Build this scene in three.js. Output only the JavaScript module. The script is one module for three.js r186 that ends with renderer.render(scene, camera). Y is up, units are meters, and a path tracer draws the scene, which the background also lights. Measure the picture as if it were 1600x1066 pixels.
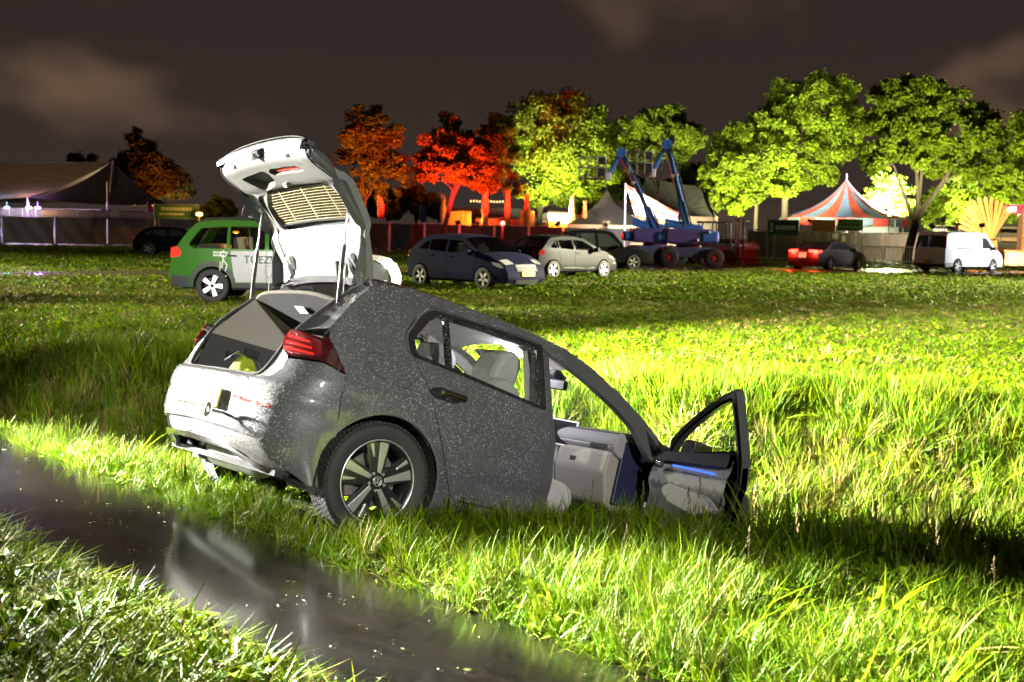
import * as THREE from 'three';
import { mergeGeometries, mergeVertices, toCreasedNormals } from 'three/addons/utils/BufferGeometryUtils.js';
import { RoundedBoxGeometry } from 'three/addons/geometries/RoundedBoxGeometry.js';
import { ImprovedNoise } from 'three/addons/math/ImprovedNoise.js';
import { MarchingCubes } from 'three/addons/objects/MarchingCubes.js';

// ------------------------------------------------------------------ camera, sky, lights, exposure
const scene = new THREE.Scene();
const V = (x, y, z) => new THREE.Vector3(x, y, z);
const camera = new THREE.PerspectiveCamera(2 * Math.atan(533 / 1800) * 180 / Math.PI, 1600 / 1066, 0.05, 900);
camera.position.set(0, 1.6, 0);
camera.rotation.order = 'YXZ';
camera.rotation.set(-Math.atan(172 / 1800), 0, 1.15 * Math.PI / 180);
camera.focus = 7.2; camera.userData.fStop = 4.2;
scene.add(camera);

const renderer = new THREE.WebGLRenderer({ antialias: true });
renderer.toneMapping = THREE.LinearToneMapping;
renderer.toneMappingExposure = 1.15;
renderer.shadowMap.enabled = true;

function rng(seed) { let a = seed >>> 0; return () => { a = (a + 0x6D2B79F5) >>> 0; let t = a; t = Math.imul(t ^ (t >>> 15), t | 1); t ^= t + Math.imul(t ^ (t >>> 7), t | 61); return ((t ^ (t >>> 14)) >>> 0) / 4294967296; }; }
const noiser = new ImprovedNoise();
const fbm = (x, y, z = 0.5, o = 4) => { let s = 0, a = 0.5, f = 1; for (let i = 0; i < o; i++) { s += a * noiser.noise(x * f, y * f, z + i * 7.3); a *= 0.5; f *= 2.03; } return s; };
const clamp = (x, a = 0, b = 1) => Math.min(b, Math.max(a, x));
const lerp = (a, b, t) => a + (b - a) * t;
const sst = (a, b, x) => { const t = clamp((x - a) / (b - a)); return t * t * (3 - 2 * t); };
const interp = (x, xs, ys) => { if (x <= xs[0]) return ys[0]; for (let i = 1; i < xs.length; i++) if (x <= xs[i]) return lerp(ys[i - 1], ys[i], (x - xs[i - 1]) / (xs[i] - xs[i - 1])); return ys[ys.length - 1]; };

{ // overcast night sky over a lit-up town: brown-violet, with ragged warm clouds
  const w = 1024, h = 512, data = new Float32Array(w * h * 4);
  for (let j = 0; j < h; j++) for (let i = 0; i < w; i++) {
    const el = ((j + 0.5) / h - 0.5) * Math.PI, az = (i + 0.5) / w * 2 * Math.PI;
    const x = Math.cos(el) * Math.cos(az), z = Math.cos(el) * Math.sin(az), y = Math.sin(el);
    const n = fbm(x * 4.2 + 2.7, y * 7.5 + z * 2.2, z * 4.2 + 1.1, 5), big = fbm(x * 2.1 + 8, y * 4.2 + 2, z * 2.1, 3);
    const c = sst(0.0, 0.24, n + 0.3 * big) * (0.55 + 0.9 * sst(-0.2, 0.2, big)), glow = Math.exp(-Math.max(el, 0) * 3.0);
    const base = [0.0095 + 0.029 * glow, 0.0074 + 0.0195 * glow, 0.0070 + 0.015 * glow];
    const cloud = [0.060, 0.034, 0.0185];
    for (let n = 0; n < 3; n++) data[(j * w + i) * 4 + n] = base[n] + cloud[n] * c;
    data[(j * w + i) * 4 + 3] = 1;
  }
  const t = new THREE.DataTexture(data, w, h, THREE.RGBAFormat, THREE.FloatType);
  t.mapping = THREE.EquirectangularReflectionMapping; t.magFilter = t.minFilter = THREE.LinearFilter; t.wrapS = THREE.RepeatWrapping; t.needsUpdate = true;
  scene.background = t; scene.environment = t;
}
const moon = new THREE.DirectionalLight(new THREE.Color(1, 0.93, 0.82), 0.02);   // what little the clouded moon gives
moon.name = 'moonlight'; moon.position.set(30, 60, 40); moon.castShadow = true; moon.shadow.radius = 30;
Object.assign(moon.shadow.camera, { left: -60, right: 60, top: 60, bottom: -60, far: 300 });
scene.add(moon);

function spot(name, pos, to, color, power, angle, penumbra = 0.4, radius = 6) {
  const l = new THREE.SpotLight(new THREE.Color(...color), power, 0, angle * Math.PI / 180, penumbra, 2);
  l.name = name; l.position.set(...pos); l.target.position.set(...to); l.castShadow = true; l.shadow.radius = radius;
  scene.add(l, l.target); return l;
}
function point(name, pos, color, power, radius = 4) {
  const l = new THREE.PointLight(new THREE.Color(...color), power, 0, 2);
  l.name = name; l.position.set(...pos); l.castShadow = true; l.shadow.radius = radius; scene.add(l); return l;
}
// floodlight mast left of the frame: one head on the car, one over the field, the rest added; other masts and lamps are unseen fill, added
const FLOODS = [
  ['portable seven-headed light mast left of the footpath, outside the view, most heads added as fill', [-8.6, -8.3], 3.1, [
    [[-8.3, 2.4, -8.25], [-0.6, 0.0, -8.0], [1, 0.97, 0.88], 1450, 46, 0.85, 6],
    [[-8.3, 2.4, -8.6], [5.4, 0.0, -14.2], [1, 0.97, 0.86], 24000, 26, 0.5, 6],
    [[-8.3, 2.75, -8.0], [2.3, 0.0, -3.3], [1, 0.97, 0.88], 22000, 8.9, 0.6, 6],  // added head, brightens the grass in the right foreground
    [[-8.3, 2.75, -8.35], [-3.6, 0.0, -7.7], [1, 0.97, 0.88], 11000, 12.5, 0.8, 6],  // added head, brightens the grass bank left of the car
    [[-8.3, 2.95, -8.7], [-6.3, 0.6, -22], [1, 0.97, 0.9], 950, 15, 0.9, 6],  // added head, brightens the patrol car
    [[-8.3, 2.95, -8.6], [-4.9, 0.0, -13], [1, 0.97, 0.9], 420, 24, 0.9, 6],  // added head, lifts the dark ditch grass at left
    [[-8.3, 2.75, -7.9], [-2.0, 0.0, -4.3], [1, 0.97, 0.88], 3000, 10, 0.9, 6]]],  // added head, brightens the turf left of the path
  ['tall fill light mast added right of the field, outside the view', [50, -46], 12, [
    [[49.7, 12, -45.8], [5, 0, -35], [1, 0.93, 0.6], 78000, 25, 1, 14], [[49.7, 11.6, -46.2], [8, 4, -58], [1, 0.97, 0.92], 9000, 8, 0.8, 14]]],  // unseen mast added to light the field, its narrow head the boom lifts
  ['tall fill light mast added left of the field, outside the view', [-46, -52], 12, [[[-45.7, 12, -51.9], [-19, 0, -33], [1, 0.93, 0.62], 34000, 16, 1, 14]]],  // unseen mast added to light the left part of the field
  ['low fill light added right of the van to brighten it, outside the view', [31, -53.5], 3.2, [[[30.8, 3.1, -53.6], [23.2, 0.9, -58], [1, 0.98, 0.95], 700, 24, 0.8, 8]]],  // unseen lamp added to whiten the side of the van
  ['added fill lamp on a tall pole behind the photographer, outside the view', [4.5, 8], 6.6, [[[4.5, 6.5, 7.8], [-0.2, 0.3, -7], [1, 0.98, 0.94], 900, 9.5, 0.9, 8]]],  // unseen fill lamp added for the right flank of the car
];
for (const [, , , heads] of FLOODS) for (const [p, to, c, k, a, pen, r] of heads) spot('floodlight_beam', p, to, c, k, a, pen, r);
// ------------------------------------------------------------------ helpers for naming and geometry
const used = new Map();
function numbered(name) { const n = used.get(name) ?? 0; used.set(name, n + 1); return n ? `${name}_${String(n).padStart(3, '0')}` : name; }
function tag(o, label, category, group) { Object.assign(o.userData, { label, category }); if (group) o.userData.group = group; return o; }
function shade(o) { o.castShadow = true; o.receiveShadow = true; return o; }
function thing(name, label, category, pos = [0, 0, 0], turn = 0, group) {
  const o = new THREE.Group(); o.name = numbered(name); o.position.set(...pos); o.rotation.y = turn; scene.add(o); return tag(o, label, category, group);
}
function part(name, geo, mat, parent) {
  const m = shade(new THREE.Mesh(Array.isArray(geo) ? merge(geo) : geo, mat)); m.name = name; parent.add(m); return m;
}
function structure(name, geo, mat) { const m = part(numbered(name), geo, mat, scene); m.userData.kind = 'structure'; return m; }
function stuff(name, geo, mat, parent, label) { const m = part(parent === scene ? numbered(name) : name, geo, mat, parent); m.userData.kind = 'stuff'; if (label) m.userData.label = label; return m; }
function merge(list) {
  const col = list.some((g) => g.attributes.color);
  return mergeGeometries(list.map((g) => {
    g = g.index ? g.toNonIndexed() : g.clone();
    for (const k of Object.keys(g.attributes)) if (!['position', 'normal', 'uv', 'color'].includes(k)) g.deleteAttribute(k);
    const n = g.attributes.position.count;
    if (!g.attributes.normal) g.computeVertexNormals();
    if (!g.attributes.uv) g.setAttribute('uv', new THREE.BufferAttribute(new Float32Array(n * 2), 2));
    if (col && !g.attributes.color) g.setAttribute('color', new THREE.BufferAttribute(new Float32Array(n * 3).fill(1), 3));
    return g;
  }));
}
const M4 = () => new THREE.Matrix4();
function place(g, p = [0, 0, 0], r = [0, 0, 0], s = [1, 1, 1]) {
  return g.applyMatrix4(M4().compose(V(...p), new THREE.Quaternion().setFromEuler(new THREE.Euler(...r)), V(...s)));
}
const box = (w, h, d, p, r, bev) => place(bev === 0 ? new THREE.BoxGeometry(w, h, d) : new RoundedBoxGeometry(w, h, d, 2, bev ?? Math.min(w, h, d) * 0.18), p, r);
const cyl = (r1, r2, h, p, r, seg = 20) => place(new THREE.CylinderGeometry(r1, r2, h, seg), p, r);
const ball = (r, p, s = [1, 1, 1], seg = 20) => place(new THREE.SphereGeometry(r, seg, Math.ceil(seg * 0.7)), p, [0, 0, 0], s);
function tube(pts, r, seg = 40, rs = 8, closed = false) {
  const c = new THREE.CatmullRomCurve3(pts.map((p) => V(...p)), closed, 'centripetal'); return new THREE.TubeGeometry(c, seg, r, rs, closed);
}
function bar(a, b, w, d = w, bev) { // square bar from a to b
  const A = V(...a), B = V(...b), L = A.distanceTo(B), g = bev === 0 ? new THREE.BoxGeometry(w, L, d) : new RoundedBoxGeometry(w, L, d, 1, Math.min(w, d) * 0.2);
  const q = new THREE.Quaternion().setFromUnitVectors(V(0, 1, 0), B.clone().sub(A).normalize());
  return g.applyMatrix4(M4().compose(A.add(B).multiplyScalar(0.5), q, V(1, 1, 1)));
}
function rod(a, b, r, r2 = r, seg = 10) {
  const A = V(...a), B = V(...b), L = A.distanceTo(B), g = new THREE.CylinderGeometry(r2, r, L, seg);
  const q = new THREE.Quaternion().setFromUnitVectors(V(0, 1, 0), B.clone().sub(A).normalize());
  return g.applyMatrix4(M4().compose(A.add(B).multiplyScalar(0.5), q, V(1, 1, 1)));
}
function mirrorZ(g) {
  g = g.clone(); const p = g.attributes.position, n = g.attributes.normal;
  for (let i = 0; i < p.count; i++) { p.setZ(i, -p.getZ(i)); n.setZ(i, -n.getZ(i)); }
  if (g.index) { const a = g.index.array; for (let i = 0; i < a.length; i += 3) { const t = a[i]; a[i] = a[i + 1]; a[i + 1] = t; } }
  else for (const at of Object.values(g.attributes)) { const s = at.itemSize, a = at.array; for (let i = 0; i < at.count; i += 3) for (let k = 0; k < s; k++) { const t = a[i * s + k]; a[i * s + k] = a[(i + 1) * s + k]; a[(i + 1) * s + k] = t; } }
  return g;
}
function roundPoly(pts, r = 0.03, seg = 4) { // rounds the corners of a closed outline; a point may carry its own radius as third value
  const out = [], n = pts.length;
  for (let i = 0; i < n; i++) {
    const a = pts[(i + n - 1) % n], b = pts[i], c = pts[(i + 1) % n], q = b[2] ?? r;
    const la = Math.hypot(a[0] - b[0], a[1] - b[1]), lc = Math.hypot(c[0] - b[0], c[1] - b[1]), d = Math.min(q, la * 0.45, lc * 0.45);
    if (d < 1e-4) { out.push([b[0], b[1]]); continue; }
    const p = [b[0] + (a[0] - b[0]) * d / la, b[1] + (a[1] - b[1]) * d / la], s = [b[0] + (c[0] - b[0]) * d / lc, b[1] + (c[1] - b[1]) * d / lc];
    for (let k = 0; k <= seg; k++) { const t = k / seg; out.push([(1 - t) * (1 - t) * p[0] + 2 * t * (1 - t) * b[0] + t * t * s[0], (1 - t) * (1 - t) * p[1] + 2 * t * (1 - t) * b[1] + t * t * s[1]]); }
  }
  return out;
}
// a sheet with the outline poly (u, v) laid on the surface map(u, v) -> [x, y, z]; its rim turned inwards by rim metres, and lifted along the normal by lift
function panel(poly, map, { cell = 0.06, rim = 0.015, lift = 0, holes = [], flip = false, uvScale = 1, back = 0 } = {}) {
  const dedup = (q) => q.filter((p, i) => { const b = q[(i + 1) % q.length]; return Math.hypot(p[0] - b[0], p[1] - b[1]) > 1e-5; });
  const split = (q) => { const o = []; q.forEach((p, i) => { const b = q[(i + 1) % q.length], k = Math.max(1, Math.ceil(Math.hypot(p[0] - b[0], p[1] - b[1]) / cell)); for (let t = 0; t < k; t++) o.push(new THREE.Vector2(lerp(p[0], b[0], t / k), lerp(p[1], b[1], t / k))); }); return o; };
  let C = split(dedup(poly)), H = holes.map((h) => split(dedup(h)));
  if (THREE.ShapeUtils.isClockWise(C)) C.reverse();
  H.forEach((h) => { if (!THREE.ShapeUtils.isClockWise(h)) h.reverse(); });
  const tri0 = THREE.ShapeUtils.triangulateShape(C, H), pts = [...C, ...H.flat()].map((p) => [p.x, p.y]);
  let tris = tri0.map((t) => [...t]);
  for (let pass = 0; pass < 9; pass++) {
    const mid = new Map(); let cut = 0;
    const m = (a, b) => {
      if (Math.hypot(pts[a][0] - pts[b][0], pts[a][1] - pts[b][1]) <= cell * 1.3) return -1;
      const k = a < b ? a * 1e6 + b : b * 1e6 + a;
      if (!mid.has(k)) { pts.push([(pts[a][0] + pts[b][0]) / 2, (pts[a][1] + pts[b][1]) / 2]); mid.set(k, pts.length - 1); } cut++; return mid.get(k);
    };
    const next = [];
    for (const [a, b, c] of tris) {
      const ab = m(a, b), bc = m(b, c), ca = m(c, a), n = (ab >= 0) + (bc >= 0) + (ca >= 0);
      if (n === 0) next.push([a, b, c]);
      else if (n === 3) next.push([a, ab, ca], [ab, b, bc], [ca, bc, c], [ab, bc, ca]);
      else if (n === 1) { if (ab >= 0) next.push([a, ab, c], [ab, b, c]); else if (bc >= 0) next.push([b, bc, a], [bc, c, a]); else next.push([c, ca, b], [ca, a, b]); }
      else if (ab < 0) next.push([c, ca, bc], [ca, a, bc], [a, b, bc]);
      else if (bc < 0) next.push([a, ab, ca], [ab, b, ca], [b, c, ca]);
      else next.push([b, bc, ab], [bc, c, ab], [c, a, ab]);
    }
    tris = next; if (!cut) break;
  }
  const pos = [], nor = [], uv = [], idx = [], e = 1e-3, N = [];
  for (const [u, v] of pts) {
    const p = map(u, v), pu1 = map(u + e, v), pu0 = map(u - e, v), pv1 = map(u, v + e), pv0 = map(u, v - e);
    const n = V(pu1[0] - pu0[0], pu1[1] - pu0[1], pu1[2] - pu0[2]).cross(V(pv1[0] - pv0[0], pv1[1] - pv0[1], pv1[2] - pv0[2])).normalize();
    if (flip) n.negate();
    N.push(n); pos.push(p[0] + n.x * lift, p[1] + n.y * lift, p[2] + n.z * lift); nor.push(n.x, n.y, n.z); uv.push(u * uvScale, v * uvScale);
  }
  for (const [a, b, c] of tris) flip ? idx.push(a, c, b) : idx.push(a, b, c);
  if (rim) {
    const loops = [[0, C.length]]; let at = C.length; for (const h of H) { loops.push([at, h.length]); at += h.length; }
    for (const [s, len] of loops) {
      const base = pos.length / 3;
      for (let i = 0; i < len; i++) {
        const k = s + i, j = s + (i + 1) % len, h = s + (i + len - 1) % len, n = N[k];
        const t = V(pos[j * 3] - pos[h * 3], pos[j * 3 + 1] - pos[h * 3 + 1], pos[j * 3 + 2] - pos[h * 3 + 2]).normalize(), o = t.cross(n).normalize(); if (flip) o.negate();
        for (const d of [0, rim]) { pos.push(pos[k * 3] - n.x * d, pos[k * 3 + 1] - n.y * d, pos[k * 3 + 2] - n.z * d); nor.push(o.x, o.y, o.z); uv.push(uv[k * 2], uv[k * 2 + 1]); }
      }
      for (let i = 0; i < len; i++) { const a = base + i * 2, b = base + ((i + 1) % len) * 2; flip ? idx.push(a, b, a + 1, b, b + 1, a + 1) : idx.push(a, a + 1, b, b, a + 1, b + 1); }
    }
  }
  if (back) { // the inner skin
    const base = pos.length / 3;
    pts.forEach((p, k) => { const n = N[k]; pos.push(pos[k * 3] - n.x * back, pos[k * 3 + 1] - n.y * back, pos[k * 3 + 2] - n.z * back); nor.push(-n.x, -n.y, -n.z); uv.push(p[0], p[1]); });
    for (const [a, b, c] of tris) flip ? idx.push(base + a, base + b, base + c) : idx.push(base + a, base + c, base + b);
  }
  const g = new THREE.BufferGeometry();
  g.setAttribute('position', new THREE.Float32BufferAttribute(pos, 3)); g.setAttribute('normal', new THREE.Float32BufferAttribute(nor, 3)); g.setAttribute('uv', new THREE.Float32BufferAttribute(uv, 2)); g.setIndex(idx);
  return g;
}
// a sheet over a grid: f(s, t) -> [x, y, z], s and t from 0 to 1
function sheet(f, ns, nt, flip = false) {
  const pos = [], uv = [], idx = [];
  for (let j = 0; j <= nt; j++) for (let i = 0; i <= ns; i++) { pos.push(...f(i / ns, j / nt)); uv.push(i / ns, j / nt); }
  for (let j = 0; j < nt; j++) for (let i = 0; i < ns; i++) { const a = j * (ns + 1) + i, b = a + 1, c = a + ns + 1, d = c + 1; flip ? idx.push(a, c, b, b, c, d) : idx.push(a, b, c, b, d, c); }
  const g = new THREE.BufferGeometry();
  g.setAttribute('position', new THREE.Float32BufferAttribute(pos, 3)); g.setAttribute('uv', new THREE.Float32BufferAttribute(uv, 2)); g.setIndex(idx); g.computeVertexNormals(); return g;
}
function extrude(pts, depth, bevel = 0.004, steps = 1) { // outline in x, y, pushed along z, centred on z
  const s = new THREE.Shape(pts.map((p) => new THREE.Vector2(p[0], p[1])));
  return new THREE.ExtrudeGeometry(s, { depth: depth - 2 * bevel, bevelEnabled: bevel > 0, bevelSize: bevel, bevelThickness: bevel, bevelSegments: 2, curveSegments: 8, steps }).translate(0, 0, -depth / 2 + bevel);
}
// ------------------------------------------------------------------ textures
function tex(w, h, f, { srgb = false, repeat = [1, 1] } = {}) {
  const d = new Uint8Array(w * h * 4);
  for (let j = 0; j < h; j++) for (let i = 0; i < w; i++) { const c = f(i / w, j / h, i, j), k = (j * w + i) * 4; if (typeof c === 'number') d[k] = d[k + 1] = d[k + 2] = clamp(c) * 255; else for (let n = 0; n < 3; n++) d[k + n] = clamp(c[n]) * 255; d[k + 3] = 255; }
  const t = new THREE.DataTexture(d, w, h, THREE.RGBAFormat); t.wrapS = t.wrapT = THREE.RepeatWrapping; t.magFilter = THREE.LinearFilter; t.minFilter = THREE.LinearMipmapLinearFilter; t.generateMipmaps = true;
  if (srgb) t.colorSpace = THREE.SRGBColorSpace; t.repeat.set(...repeat); t.needsUpdate = true; return t;
}
// noise that closes on itself over the tile
const tnoise = (u, v, f, seed = 0, o = 4) => { const a = u * 2 * Math.PI, b = v * 2 * Math.PI; let s = 0, am = 0.5; for (let k = 0; k < o; k++) { const r = f / (2 * Math.PI); s += am * noiser.noise(Math.cos(a) * r + seed + 11 + Math.cos(b) * r * 0.7, Math.sin(a) * r + Math.sin(b) * r * 0.7 + 5, (Math.cos(b) + Math.sin(b) * 1.3) * r + seed * 3.1); am *= 0.5; f *= 2; } return s; };
function canvasTex(w, h, draw) {
  const c = document.createElement('canvas'); c.width = w; c.height = h; draw(c.getContext('2d'), w, h);
  const t = new THREE.CanvasTexture(c); t.colorSpace = THREE.SRGBColorSpace; t.needsUpdate = true; return t;
}
const T = {
  grain: tex(256, 256, (u, v) => 0.5 + 0.9 * tnoise(u, v, 24, 1, 3)),
  blotch: tex(256, 256, (u, v) => 0.5 + 0.9 * tnoise(u, v, 5, 4, 5)),
  weave: tex(128, 128, (u, v) => 0.5 + 0.25 * Math.sin(u * 2 * Math.PI * 32) * Math.sin(v * 2 * Math.PI * 32) + 0.4 * tnoise(u, v, 30, 2, 2)),
};
// rain film on paint: a bump of many small round drops
{
  const n = 512, a = new Float32Array(n * n), r = rng(77);
  for (let k = 0; k < 2600; k++) { const cx = r() * n, cy = r() * n, R = 1.5 + 3.8 * r() * r(), q = Math.ceil(R); for (let j = -q; j <= q; j++) for (let i = -q; i <= q; i++) { const d = Math.hypot(i, j) / R; if (d < 1) { const x = (Math.floor(cx) + i + n) % n, y = (Math.floor(cy) + j + n) % n; a[y * n + x] = Math.max(a[y * n + x], Math.sqrt(1 - d * d) * R / 5); } } }
  T.drops = tex(n, n, (u, v, i, j) => a[j * n + i]);
}
const rep = (t, x, y = x) => { const c = t.clone(); c.repeat.set(x, y); c.needsUpdate = true; return c; };
const std = (r, g, b, rough = 0.7, metal = 0, o = {}) => new THREE.MeshStandardMaterial({ color: new THREE.Color().setRGB(r, g, b), roughness: rough, metalness: metal, side: THREE.DoubleSide, ...o });
const phy = (r, g, b, rough = 0.7, metal = 0, o = {}) => new THREE.MeshPhysicalMaterial({ color: new THREE.Color().setRGB(r, g, b), roughness: rough, metalness: metal, side: THREE.DoubleSide, ...o });
const glow = (r, g, b, k = 1) => new THREE.MeshStandardMaterial({ color: new THREE.Color().setRGB(0.02, 0.02, 0.02), emissive: new THREE.Color().setRGB(r, g, b), emissiveIntensity: k, roughness: 0.5 });
const dropsBody = rep(T.drops, 4.5);
const M = {
  paint: phy(0.082, 0.084, 0.088, 0.42, 0.35, { specularIntensity: .6, clearcoat: 0.9, clearcoatRoughness: 0.06, bumpMap: dropsBody, bumpScale: 0.001 }),
  gloss: phy(0.012, 0.012, 0.013, 0.18, 0, { clearcoat: 0.6, bumpMap: dropsBody, bumpScale: 0.0018 }),
  plastic: std(0.022, 0.022, 0.023, 0.55, 0, { bumpMap: rep(T.grain, 30), bumpScale: 0.0004 }),
  dark: std(0.012, 0.012, 0.012, 0.8),
  rubber: std(0.02, 0.02, 0.02, 0.72, 0, { bumpMap: rep(T.grain, 8), bumpScale: 0.001 }),
  alloy: phy(0.72, 0.72, 0.70, 0.34, 0.85, {}),
  alloyDark: phy(0.015, 0.015, 0.016, 0.22, 0, { clearcoat: 0.8 }),
  chrome: std(0.75, 0.75, 0.75, 0.12, 1),
  steel: std(0.35, 0.35, 0.36, 0.35, 0.9, { bumpMap: rep(T.grain, 4), bumpScale: 0.0006 }),
  glass: phy(0.86, 0.9, 0.88, 0.0, 0, { transmission: 1, thickness: 0, ior: 1.5 }),
  wetGlass: phy(0.72, 0.76, 0.74, 0.02, 0, { transmission: 1, thickness: 0, ior: 1.5, bumpMap: rep(T.drops, 5), bumpScale: 0.003 }),
  tint: phy(0.03, 0.035, 0.035, 0.05, 0, { clearcoat: 1 }),
  trimLight: std(0.27, 0.25, 0.21, 0.75, 0, { bumpMap: rep(T.weave, 8), bumpScale: 0.0008 }),
  trimGrey: std(0.20, 0.195, 0.19, 0.7, 0, { bumpMap: rep(T.grain, 14), bumpScale: 0.0008 }),
  trimDark: std(0.035, 0.035, 0.036, 0.8, 0, { bumpMap: rep(T.grain, 14), bumpScale: 0.0008 }),
  carpet: std(0.03, 0.03, 0.031, 1, 0, { bumpMap: rep(T.weave, 14), bumpScale: 0.003 }),
  seat: std(0.30, 0.29, 0.27, 0.85, 0, { bumpMap: rep(T.weave, 12), bumpScale: 0.0015 }),
  redLens: phy(0.13, 0.003, 0.003, 0.12, 0, { clearcoat: 1, bumpMap: rep(T.drops, 7), bumpScale: 0.001 }),
  blueStrip: glow(0.05, 0.22, 1.6, 1),
};
// ------------------------------------------------------------------ the hatchback in the ditch (own axes: x forward from the rear axle, y up, z to its right)
function mono(xs, ys) { // smooth curve through the points without overshoot
  const n = xs.length, d = [], m = [];
  for (let i = 0; i < n - 1; i++) d.push((ys[i + 1] - ys[i]) / (xs[i + 1] - xs[i]));
  m.push(d[0]); for (let i = 1; i < n - 1; i++) m.push(d[i - 1] * d[i] <= 0 ? 0 : 2 * d[i - 1] * d[i] / (d[i - 1] + d[i])); m.push(d[n - 2]);
  return (x) => {
    if (x <= xs[0]) return ys[0] + m[0] * (x - xs[0]); if (x >= xs[n - 1]) return ys[n - 1] + m[n - 1] * (x - xs[n - 1]);
    let i = 0; while (x > xs[i + 1]) i++;
    const h = xs[i + 1] - xs[i], t = (x - xs[i]) / h, a = t * t, b = a * t;
    return ys[i] * (2 * b - 3 * a + 1) + h * m[i] * (b - 2 * a + t) + ys[i + 1] * (3 * a - 2 * b) + h * m[i + 1] * (b - a);
  };
}
const CAR = (() => {
  const wy = mono([.15, .22, .35, .55, .70, .77, .80, .86, .94, 1.00, 1.2, 1.38, 1.45], [.835, .855, .87, .888, .886, .890, .884, .868, .838, .812, .725, .64, .60]);
  const xr = mono([.20, .26, .32, .40, .5, .62, .70, .74, .8, .9, 1.0, 1.1, 1.37, 1.45], [-.62, -.68, -.745, -.785, -.80, -.80, -.785, -.75, -.72, -.69, -.655, -.60, -.42, -.36]);
  const xf = mono([.15, .25, .4, .55, .66, .74, .82, .9], [3.27, 3.40, 3.455, 3.45, 3.42, 3.34, 3.16, 2.95]);
  const W = (x, y) => {
    let w = wy(y) - 0.02 * Math.pow(Math.max(0, -x) / .3, 2) - .03 * Math.pow(Math.max(0, x - 1.8) / .8, 2);
    for (const c of [0, 2.63]) { const r = Math.hypot(x - c, y - .315); w += .011 * Math.exp(-Math.pow((r - .385) / .035, 2)); }
    if (x > .3 && x < 2.2) w -= .016 * Math.exp(-Math.pow((y - .44) / .05, 2)) * sst(.45, .7, x) * (1 - sst(1.9, 2.15, x));
    return w;
  };
  const arc = (a, w, n) => { const xs = [], ss = [0]; let p = null; for (let i = 0; i <= 400; i++) { const q = i / 400 * Math.PI / 2, c = [a * Math.pow(Math.sin(q), 2 / n), w * Math.pow(Math.cos(q), 2 / n)]; if (p) ss.push(ss[i - 1] + Math.hypot(c[0] - p[0], c[1] - p[1])); xs.push(q); p = c; } const L = ss[400]; return { L, f: (t) => { const s = t * L; let i = 0; while (i < 399 && ss[i + 1] < s) i++; return lerp(xs[i], xs[i + 1], clamp((s - ss[i]) / (ss[i + 1] - ss[i]))); } }; };
  const x0 = -.20, n = 2.9, R = arc(.55, .86, n), x1 = 2.95, nf = 2.3, F = arc(.5, .84, nf);
  const at = (u, v) => {
    if (u < x0) { const q = R.f(clamp((x0 - u) / R.L)); return [x0 - (x0 - xr(v)) * Math.pow(Math.sin(q), 2 / n), v, W(x0, v) * Math.pow(Math.max(0, Math.cos(q)), 2 / n)]; }
    if (u > x1) { const q = F.f(clamp((u - x1) / F.L)); return [x1 + (xf(v) - x1) * Math.pow(Math.sin(q), 2 / nf), v, W(x1, v) * Math.pow(Math.max(0, Math.cos(q)), 2 / nf)]; }
    return [u, v, W(u, v)];
  };
  return { W, at, uRear: x0 - R.L, uFront: x1 + F.L };
})();
const carGroup = thing('hatchback_car', 'dark grey wet hatchback nose down in the ditch, tailgate raised and front door open', 'car');
{
  const m = M4(); // pose measured from the photograph: pitched nose-down with its rear wheels still on the bank
  m.set(0.7759, 0.2112, 0.5945, -1.299, -0.2997, 0.9526, 0.0528, -0.122, -0.5551, -0.2191, 0.8024, -6.79, 0, 0, 0, 1);
  carGroup.quaternion.setFromRotationMatrix(m); carGroup.position.setFromMatrixPosition(m);
}
const circ = (cx, cy, r, a0, a1, n) => Array.from({ length: n + 1 }, (_, i) => { const a = lerp(a0, a1, i / n) * Math.PI / 180; return [cx + r * Math.cos(a), cy + r * Math.sin(a)]; });
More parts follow.
